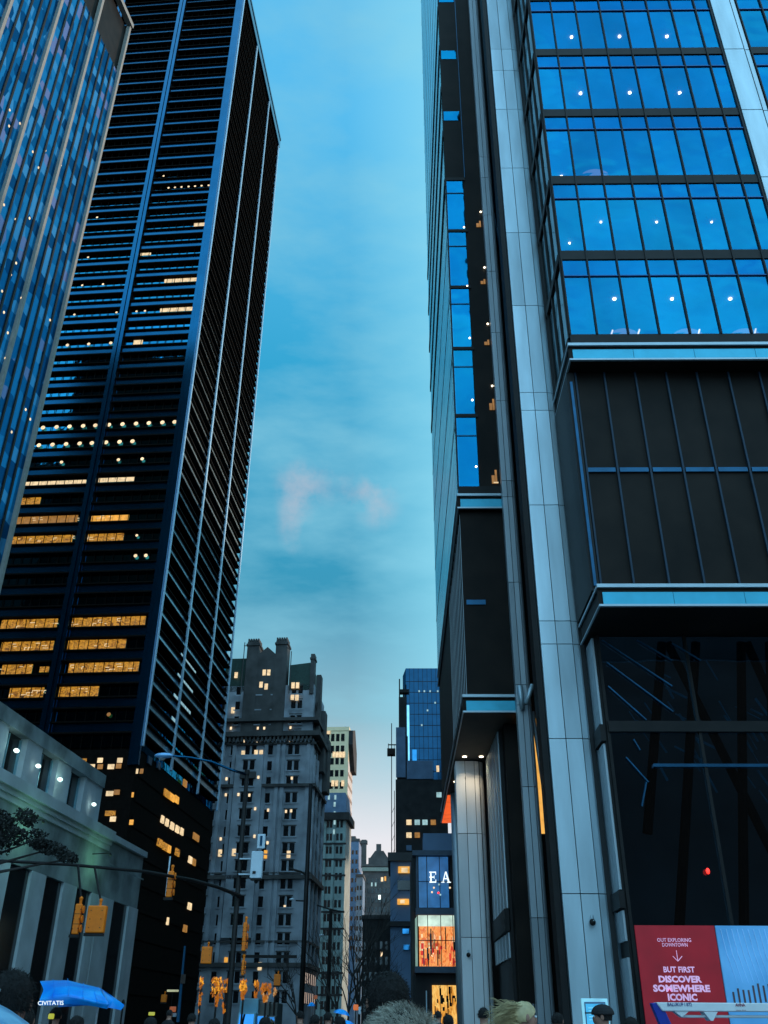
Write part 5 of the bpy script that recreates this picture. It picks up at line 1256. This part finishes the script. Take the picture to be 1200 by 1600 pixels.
b = MB(); b.box(p.x - .2, 9.8, Yb - .3, Yb + 1.4, .5, .95); b.box(8.4, 9.7, Yb - .2, Yb + 1.3, .95, 1.5); b.build('chassis', M['dpaint'] if 'dpaint' in M else M.setdefault('dpaint', mat('dark_blue_chassis', (.01, .03, .12), rough=.5)), o, bevel=.03)
for xx in (p.x + .2, 9.3):
    for yy in (Yb - .35, Yb + 1.2): b = MB(); b.tube([(xx, yy, .42), (xx, yy + .25, .42)], .42, 16); b.build('wheel', M['rubber'], o)

# ================================================================== PEOPLE
def body_mesh(H, pose=0):
    """one continuous skinned figure, origin at the feet, facing +y"""
    s = H / 1.75
    J = {'pel': (0, 0, .95), 'wa': (0, 0, 1.08), 'ch': (0, .01, 1.28), 'sh': (0, 0, 1.42), 'nk': (0, .01, 1.50), 'hb': (0, .02, 1.56), 'hm': (0, .03, 1.63), 'ht': (0, .015, 1.70)}
    for sd_, k in ((-1, 'l'), (1, 'r')):
        J.update({k + 's': (sd_ * .17, 0, 1.40), k + 'e': (sd_ * .23, -.02, 1.12), k + 'w': (sd_ * .22, .08, .88), k + 'h': (sd_ * .22, .11, .79),
                  k + 'hip': (sd_ * .09, 0, .90), k + 'kn': (sd_ * .10, .02, .50), k + 'an': (sd_ * .10, -.01, .09), k + 'to': (sd_ * .11, .14, .04)})
    if pose == 1: J['re'] = (.28, .10, 1.18); J['rw'] = (.20, .30, 1.32); J['rh'] = (.19, .33, 1.38)
    R = {'pel': .14, 'wa': .13, 'ch': .15, 'sh': .10, 'nk': .058, 'hb': .07, 'hm': .09, 'ht': .075}
    for k in 'lr': R.update({k + 's': .062, k + 'e': .048, k + 'w': .033, k + 'h': .036, k + 'hip': .095, k + 'kn': .062, k + 'an': .045, k + 'to': .04})
    Eg = [('pel', 'wa'), ('wa', 'ch'), ('ch', 'sh'), ('sh', 'nk'), ('nk', 'hb'), ('hb', 'hm'), ('hm', 'ht')]
    for k in 'lr': Eg += [('sh', k + 's'), (k + 's', k + 'e'), (k + 'e', k + 'w'), (k + 'w', k + 'h'), ('pel', k + 'hip'), (k + 'hip', k + 'kn'), (k + 'kn', k + 'an'), (k + 'an', k + 'to')]
    for k, sd_ in (('l', -1), ('r', 1)):
        hx_, hy_, hz_ = J[k + 'h']
        up = 1 if (pose == 1 and k == 'r') else -1
        for fi in range(4):
            n1 = f'{k}f{fi}'; J[n1] = (hx_ + .010 * sd_, hy_ + .03 - fi * .02, hz_ + up * .055); R[n1] = .009; n2 = n1 + 'b'
            J[n2] = (hx_ - .004 * sd_, hy_ + .035 - fi * .02, hz_ + up * (.085 + .008 * (fi in (1, 2)))); R[n2] = .0075; Eg += [(k + 'h', n1), (n1, n2)]
        n1 = k + 'th'; J[n1] = (hx_ - .02 * sd_, hy_ + .05, hz_ + up * .02); R[n1] = .010; Eg.append((k + 'h', n1))
    names = list(J); me = bpy.data.meshes.new('body'); me.from_pydata([Vector(J[n]) * s for n in names], [(names.index(a), names.index(c)) for a, c in Eg], [])
    ob = bpy.data.objects.new('tmp', me); COL.objects.link(ob); md = ob.modifiers.new('s', 'SKIN')
    for i, n in enumerate(names):
        sv = me.skin_vertices[0].data[i]; r = R[n] * s; sv.radius = (r, r); sv.use_root = (n == 'pel')
    for n in ('pel', 'wa', 'ch'): me.skin_vertices[0].data[names.index(n)].radius = (R[n] * s * 1.15, R[n] * s * .8)
    sb = ob.modifiers.new('ss', 'SUBSURF'); sb.levels = 1; sb.render_levels = 1
    dg = bpy.context.evaluated_depsgraph_get(); m2 = bpy.data.meshes.new_from_object(ob.evaluated_get(dg)); bpy.data.objects.remove(ob, do_unlink=True)
    # face relief: nose, brow, chin, on the +y side
    for v in m2.vertices:
        c = v.co / s
        if 1.52 < c.z < 1.74 and c.y > .06:
            if abs(c.x) < .02 and 1.58 < c.z < 1.64: v.co.y += .022 * s
            if 1.63 < c.z < 1.66 and .018 < abs(c.x) < .05: v.co.y -= .008 * s
    return m2
BM = {}
def person(label, px, py, Y, H, coat, hair='hairdk', yaw=0., pose=0, hat=None, extra=None, group='people in the crowd', facemat='skin'):
    """py: top of the head in the photo"""
    x = at(px, py, Y).x; F = frame((x, Y, at(px, py, Y).z - H), -yaw)
    o = thing('person', label, 'person', F, group)
    key = (round(H, 2), pose)
    if key not in BM: BM[key] = body_mesh(H, pose)
    me = BM[key].copy(); me.materials.clear(); me.materials.append(M[coat]); me.materials.append(M[facemat])
    s = H / 1.75
    for p in me.polygons:
        c = p.center / s; p.use_smooth = True
        p.material_index = 1 if (c.z > 1.50 or (c.z < .86 and abs(c.x) > .17) or (pose == 1 and c.x > .15 and c.y > .27)) else 0
    b_ = bpy.data.objects.new('body', me); COL.objects.link(b_); b_.parent = o
    hb = MB(); rnd = random.Random(int(px * 7 + Y)); c0 = Vector((0, .015, 1.655)) * s
    seg, rg = 18, 10; base = 0
    for i in range(rg + 1):
        ph = math.radians(118) * i / rg
        for k in range(seg):
            th = 2 * math.pi * k / seg; front = max(0, math.sin(th)); ph2 = ph * (1 - .42 * front)
            d = Vector((math.sin(ph2) * math.cos(th), math.sin(ph2) * math.sin(th), math.cos(ph2)))
            r = (.104 + .006 * noise.noise(d * 5 + Vector((px, 0, 0)))) * s
            hb.v.append(c0 + Vector((d.x * r * .88, d.y * r * 1.02, d.z * r)))
    for i in range(rg):
        for k in range(seg):
            a = i * seg + k; c = i * seg + (k + 1) % seg; hb.f.append((a, a + seg, c + seg, c)); hb.mi.append(0)
    hb.F = F; hb.build('hair', M[hair], o, smooth=True)
    for sx in (-1, 1):
        e = MB(F); e.ball(Vector((sx * .032, .103, 1.645)) * s, .011 * s, 8, 6); e.build('eye', M['white'], o)
        e = MB(F); e.ball(Vector((sx * .086, .02, 1.635)) * s, .026 * s, 8, 6, (.4, .7, 1.2)); e.build('ear', M[facemat], o)
    e = MB(F); e.ball(Vector((0, .108, 1.582)) * s, .02 * s, 8, 6, (1.2, .35, .35)); e.build('mouth', mat('lip', (.3, .09, .08)) if 'lipm' not in M else M['lipm'], o)
    if hat == 'cap':
        e = MB(F); e.ball(Vector((0, .01, 1.67)) * s, .118 * s, 16, 10, (.95, 1.05, .8), zmin=-.1); e.extr([(-.07 * s, .09 * s), (.07 * s, .09 * s), (.055 * s, .2 * s), (-.055 * s, .2 * s)], 2, 1.672 * s, 1.684 * s); e.build('cap', M['coat'], o, smooth=False)
    return o, F, s
M['lipm'] = mat('lips', (.3, .09, .08))
# the close-up head with greying curls in the middle of the lower edge
o, F, s = person('person with fluffy greying curly hair seen from behind, nearest the viewer', 627, 1578, 3.2, 1.72, 'coat3', 'hairdk', 0)
rnd = random.Random(3); b = MB(F)
for k in range(9000):
    th = rnd.uniform(0, 6.28); ph = math.acos(rnd.uniform(-.55, 1)); 
    if math.sin(th) * math.sin(ph) > .45 and math.cos(ph) < .5: continue
    d = Vector((math.sin(ph) * math.cos(th), math.sin(ph) * math.sin(th), math.cos(ph)))
    p = Vector((0, .015, 1.63)) * s + Vector((d.x * .099, d.y * .105, d.z * .099)); w = rnd.uniform(.0008, .0015)
    pts = []; q = p; dd = d.copy(); tw = rnd.uniform(0, 6)
    u1 = d.orthogonal().normalized(); u2 = d.cross(u1); ln = rnd.uniform(.022, .05)
    for j in range(5):
        off = (u1 * math.cos(tw + j * 1.7) + u2 * math.sin(tw + j * 1.7)) * .006 * j * .6
        pts.append(p + d * ln * j / 4 + off)
    for j in range(4):
        sx = u1 * w * (1 - j * .2); b.quad(pts[j] - sx, pts[j] + sx, pts[j + 1] + sx * .8, pts[j + 1] - sx * .8)
b.build('curly_hair', M['hairgr'], o)
def fuzz(F, s, n, ln, seed, m, o):
    rnd = random.Random(seed); b = MB(F)
    for k in range(n):
        th = rnd.uniform(0, 6.28); ph = math.acos(rnd.uniform(-.5, 1))
        if math.sin(th) > .35 and math.cos(ph) < .45: continue
        d = Vector((math.sin(ph) * math.cos(th), math.sin(ph) * math.sin(th), math.cos(ph))); p = Vector((0, .015, 1.655)) * s + Vector((d.x * .09, d.y * .104, d.z * .104)) * s
        u1 = Vector((rnd.uniform(-1, 1), rnd.uniform(-1, 1), rnd.uniform(-1.4, .4))).normalized(); L = rnd.uniform(.4, 1) * ln; w = u1.cross(d).normalized() * .0009
        a = p; c = p + (d * .5 + u1 * .7) * L * .5; e = c + (d * .15 + u1 * .6 + Vector((0, 0, -.5))) * L * .5
        b.quad(a - w, a + w, c + w, c - w); b.quad(c - w, c + w, e + w * .3, e - w * .3)
    b.build('loose_hair', m, o)
o, F, s = person('tall dark haired person seen from behind above the greying curls', 607, 1521, 4.6, 1.80, 'coat', 'hairdk', 8)
fuzz(F, s, 3500, .035, 2, M['hairdk'], o)
o, F, s = person('dark silhouetted person in black at the far left of the crowd', 22, 1519, 4.4, 1.80, 'coat', 'hairdk', 20)
fuzz(F, s, 3500, .04, 3, M['hairdk'], o)
person('person in a dark coat at the left picture edge', 8, 1545, 5.2, 1.75, 'coat2', 'hairdk', -15)
o, F, s = person('blond person in profile with hair blowing to the left', 815, 1566, 8.5, 1.72, 'coat', 'blond', -82, group='people in the crowd', facemat='skin')
rnd = random.Random(8); b = MB()
hc = F @ (Vector((0, -.02, 1.66)) * s)
for k in range(420):
    a = rnd.uniform(-.9, .75); L = rnd.uniform(.09, .24) * (1 - .2 * abs(a)); st = hc + Vector((rnd.uniform(-.09, .02), rnd.uniform(-.07, .07), rnd.uniform(-.07, .08)))
    d = Vector((-math.cos(a), rnd.uniform(-.15, .15), math.sin(a) * .75)); pts = [st + d * L * j / 4 + Vector((0, 0, .012 * math.sin(j * 1.4 + a * 5) - .01 * j * j * .25)) for j in range(5)]
    b.tube(pts, [.0028, .0026, .002, .0016, .0006], 3, cap=False)
b.build('blowing_hair', M['blond'], o)
person('man in a dark cap in profile before the poster stand', 942, 1571, 11.5, 1.78, 'coat', 'hairdk', 80, hat='cap')
crowd = [(88, 1575, 15.5, 'person holding up the bright blue umbrella', 'coat', 1), (120, 1588, 13, 'short person in dark clothes under the blue umbrella', 'coat3', 0), 
         (235, 1590, 16, 'dark figure below the yellow plate', 'coat2', 0), (300, 1584, 22, 'dark figure left of the lit trunks', 'coat', 0), (335, 1592, 16, 'dark figure below the broad golden tree', 'coat2', 0),
         (470, 1580, 24, 'dark figure beside the second lamp pole', 'coat3', 0), (492, 1586, 19, 'dark figure with a pinkish scarf in mid street', 'coat', 0), (512, 1582, 22, 'dark figure under the small blue umbrella', 'coat2', 0),
         (532, 1589, 17, 'dark figure left of the greying curls', 'coat', 0), (700, 1586, 18, 'dark figure before the golden shop entrance', 'coat', 0), (684, 1580, 26, 'dark figure standing in the golden shop entrance', 'coat2', 0),
         (755, 1575, 17, 'dark pointed hooded figure beside the grille', 'coat', 0), (870, 1583, 16, 'dark figure left of the steel column', 'coat2', 0), (985, 1590, 13, 'dark figure right of the man in the cap', 'coat', 0), (40, 1572, 9, 'person in a dark red scarf at the left', 'coat3', 0), (265, 1578, 30, 'distant dark figure beside the leaning pole', 'coat', 0), (415, 1590, 15, 'dark figure in front of the parked vans', 'coat', 0)]
for (px, py, Y, lab, c, ps) in crowd:
    o, F, s = person(lab, px, py, Y, 1.72, c, 'hairdk', random.uniform(-40, 40) if not ps else 0, pose=ps)
    if Y < 25: fuzz(F, s, 900, .05, int(px), M['hairdk'], o)

# umbrellas
def umbrella(label, px, py, Y, R, tilt, m, sq=1., shade=True, group='open umbrellas', roll=0.):
    p = at(px, py, Y); F = Matrix.Translation(p) @ Matrix.Rotation(tilt, 4, 'Y') @ Matrix.Rotation(roll, 4, 'X'); o = thing('umbrella', label, 'umbrella', F, group)
    b = MB(F); n = 8; rg = 6; pr = [(0, 0)] + [(R * math.sin(i / rg * 1.25) / math.sin(1.25), -R * .46 * sq * (1 - math.cos(i / rg * 1.25)) / (1 - math.cos(1.25))) for i in range(1, rg + 1)]
    sub = 4
    for i, (r, z) in enumerate(pr):
        for k in range(n * sub):
            f = (k % sub) / sub; sc = 1 - .16 * math.sin(math.pi * f) * (i / rg); a = 2 * math.pi * k / (n * sub)
            b.v.append(Vector((r * sc * math.cos(a), r * sc * math.sin(a), z + (.035 * R * math.sin(math.pi * f) * (i == rg)))))
    for i in range(rg):
        for k in range(n * sub):
            a = i * n * sub + k; c = i * n * sub + (k + 1) % (n * sub); b.f.append((a, a + n * sub, c + n * sub, c)); b.mi.append(0)
    cn = b.build('canopy', m, o, smooth=False)
    b = MB(F); b.tube([(0, 0, .05), (0, 0, -.75)], .008, 6); b.build('shaft', M['steel'], o)
    b = MB(F)
    for k in range(n):
        a = 2 * math.pi * k / n; b.tube([(0, 0, -.02), (R * .6 * math.cos(a), R * .6 * math.sin(a), -R * .14 * sq), (R * .97 * math.cos(a), R * .97 * math.sin(a), -R * .46 * sq + .01)], .004, 4, cap=False)
    b.build('ribs', M['steel'], o)
    return o, F
# the big promotional umbrella, drooping and half open
def P15(px, py, dy=0): return at(px, py, 15 + dy)
pu = P15(105, 1555); o = thing('umbrella', 'bright blue promotional umbrella with white lettering above the left crowd', 'umbrella', frame((pu.x, 15, pu.z)), 'open umbrellas')
b = MB()
top = [P15(61, 1531, .35), P15(82, 1530, .45), P15(105, 1529.5, .5), P15(130, 1536, .5), P15(154, 1542, .4), P15(157, 1543, .35)]
mid = [P15(69, 1546, -.1), P15(86, 1543, -.15), P15(108, 1541, -.2), P15(130, 1545, -.2), P15(148, 1549, -.15), P15(160, 1552, -.1)]
low = [P15(62, 1561, -.35), P15(82, 1557, -.45), P15(107, 1555, -.5), P15(130, 1560, -.5), P15(152, 1566, -.4), P15(170, 1568, -.2)]
bot = [P15(61, 1572, -.32), P15(80, 1571, -.4), P15(105, 1569, -.44), P15(130, 1570, -.44), P15(150, 1573, -.36), P15(166, 1577, -.2)]
for ra, rb in ((top, mid), (mid, low), (low, bot)):
    for i in range(5): b.quad(ra[i], rb[i], rb[i + 1], ra[i + 1])
b.quad(top[5], P15(177, 1562, .1), P15(174, 1571, 0), mid[5]); b.quad(mid[5], P15(174, 1571, 0), bot[5], low[5])
# back panels so that it has a far side
back = [p + Vector((0, .9, 0)) for p in low]; backb = [p + Vector((0, .8, 0)) for p in bot]
for i in range(5): b.quad(top[i + 1], back[i + 1], back[i], top[i]); b.quad(back[i + 1], backb[i + 1], backb[i], back[i])
cn = b.build('canopy', M['umb'], o, smooth=True)
bmm = bmesh.new(); bmm.from_mesh(cn.data); bmesh.ops.remove_doubles(bmm, verts=bmm.verts, dist=.002)
for v in bmm.verts: v.co += Vector((noise.noise(v.co * 9), noise.noise(v.co * 9 + Vector((5, 0, 0))), noise.noise(v.co * 9 + Vector((0, 7, 0))))) * .012
for e_ in bmm.edges:
    pass
bmm.to_mesh(cn.data); bmm.free()
cl_ = cn.data.attributes.new('crease_edge', 'FLOAT', 'EDGE')
for q_ in cl_.data: q_.value = .45
sb_ = cn.modifiers.new('sub', 'SUBSURF'); sb_.levels = 2; sb_.render_levels = 2; sb_.boundary_smooth = 'PRESERVE_CORNERS'
b = MB()
e = P15(62, 1570.5, -.36); f_ = P15(103, 1570, -.47); v = (f_ - e); X = v.normalized(); up = (P15(62, 1562, -.40) - e).normalized()
text(b, 'CIVITATIS', e - Vector((0, .07, 0)), X, up, .062, .004, v.length * .98, .01); b.build('lettering', M['letter'], o)
b = MB(); b.tube([P15(152, 1575, .1), P15(149, 1602, .1)], .011, 8); b.build('shaft', M['steel'], o)
b = MB()
for i in (1, 2, 3, 4): b.tube([top[i] + Vector((0, .02, .004)), mid[i] - Vector((0, .01, 0)), low[i] - Vector((0, .01, 0))], .005, 4, cap=False)
b.build('ribs', M['umb'], o)
umbrella('pale blue umbrella cut by the lower left corner', -12, 1566, 4.0, .42, .35, mat('pale_blue_nylon', (.12, .34, .62), rough=.35, var=.3, scale=6, col2=(.30, .62, .85)), 1.1)
umbrella('small bright blue umbrella over the middle of the crowd', 535, 1577, 30, .24, .2, M['umb'], 1.2)
umbrella('small round blue umbrella far back near the second lamp pole', 487, 1566, 45, .17, 0, M['umb'], 2.0)
umbrella('small dark blue umbrella just above the lower edge in mid street', 540, 1594, 24, .25, 0, M['umb'], 1.4)
# small lit and coloured details carried or standing in the crowd
def bit(name, label, cat, px, py, Y, w, h, m, group=None, stand=True):
    p = at(px, py, Y); F = frame((p.x, Y, 0)); o = thing(name, label, cat, F, group)
    b = MB(F); b.box(-w / 2, w / 2, -.04, .04, p.z - h / 2, p.z + h / 2); b.build('panel', m, o, bevel=min(w, h) * .2)
    if stand: b = MB(F); b.tube([(0, 0, 0), (0, 0, p.z - h / 2)], .025, 6); b.build('post', M['black'], o)
    return o
bit('street_sign', 'small yellow plate on a post behind the left crowd', 'sign', 237, 1584, 34, .20, .10, emat('yellow_plate', (.6, .65, .05), .8))
bit('street_sign', 'small orange lit panel left of the leaning pole', 'sign', 270, 1577, 60, .38, .28, emat('orange_plate', (.5, .12, .02), .6))
bit('street_sign', 'small pale blue panel under the orange one', 'sign', 269, 1586, 60.2, .5, .2, M['palebox'])
bit('street_sign', 'row of pale lights above the small round signal', 'sign', 270, 1548, 70, .8, .13, emat('pale_green_lights', (.6, .65, .4), .8))
bit('street_sign', 'orange round marker left of the greying curls', 'sign', 556, 1574, 40, .2, .2, emat('orange_marker', (.75, .18, .02), .8))
bit('street_sign', 'white marker post just left of the greying curls', 'sign', 562, 1579, 40, .1, .25, M['palebox'])
bit('street_sign', 'dim orange marker above the far blue umbrella', 'sign', 493, 1558, 60, .22, .2, emat('dim_orange_marker', (.35, .1, .02), .6))
bit('hand_lamp', 'yellow green lamp glowing in the left crowd below the umbrella', 'lamp', 80, 1588, 15, .07, .07, emat('yellow_green_lamp', (.55, .6, .05), 1.))

SC.cycles.max_bounces = 6; SC.cycles.transparent_max_bounces = 6
SC.cycles.use_denoising = True
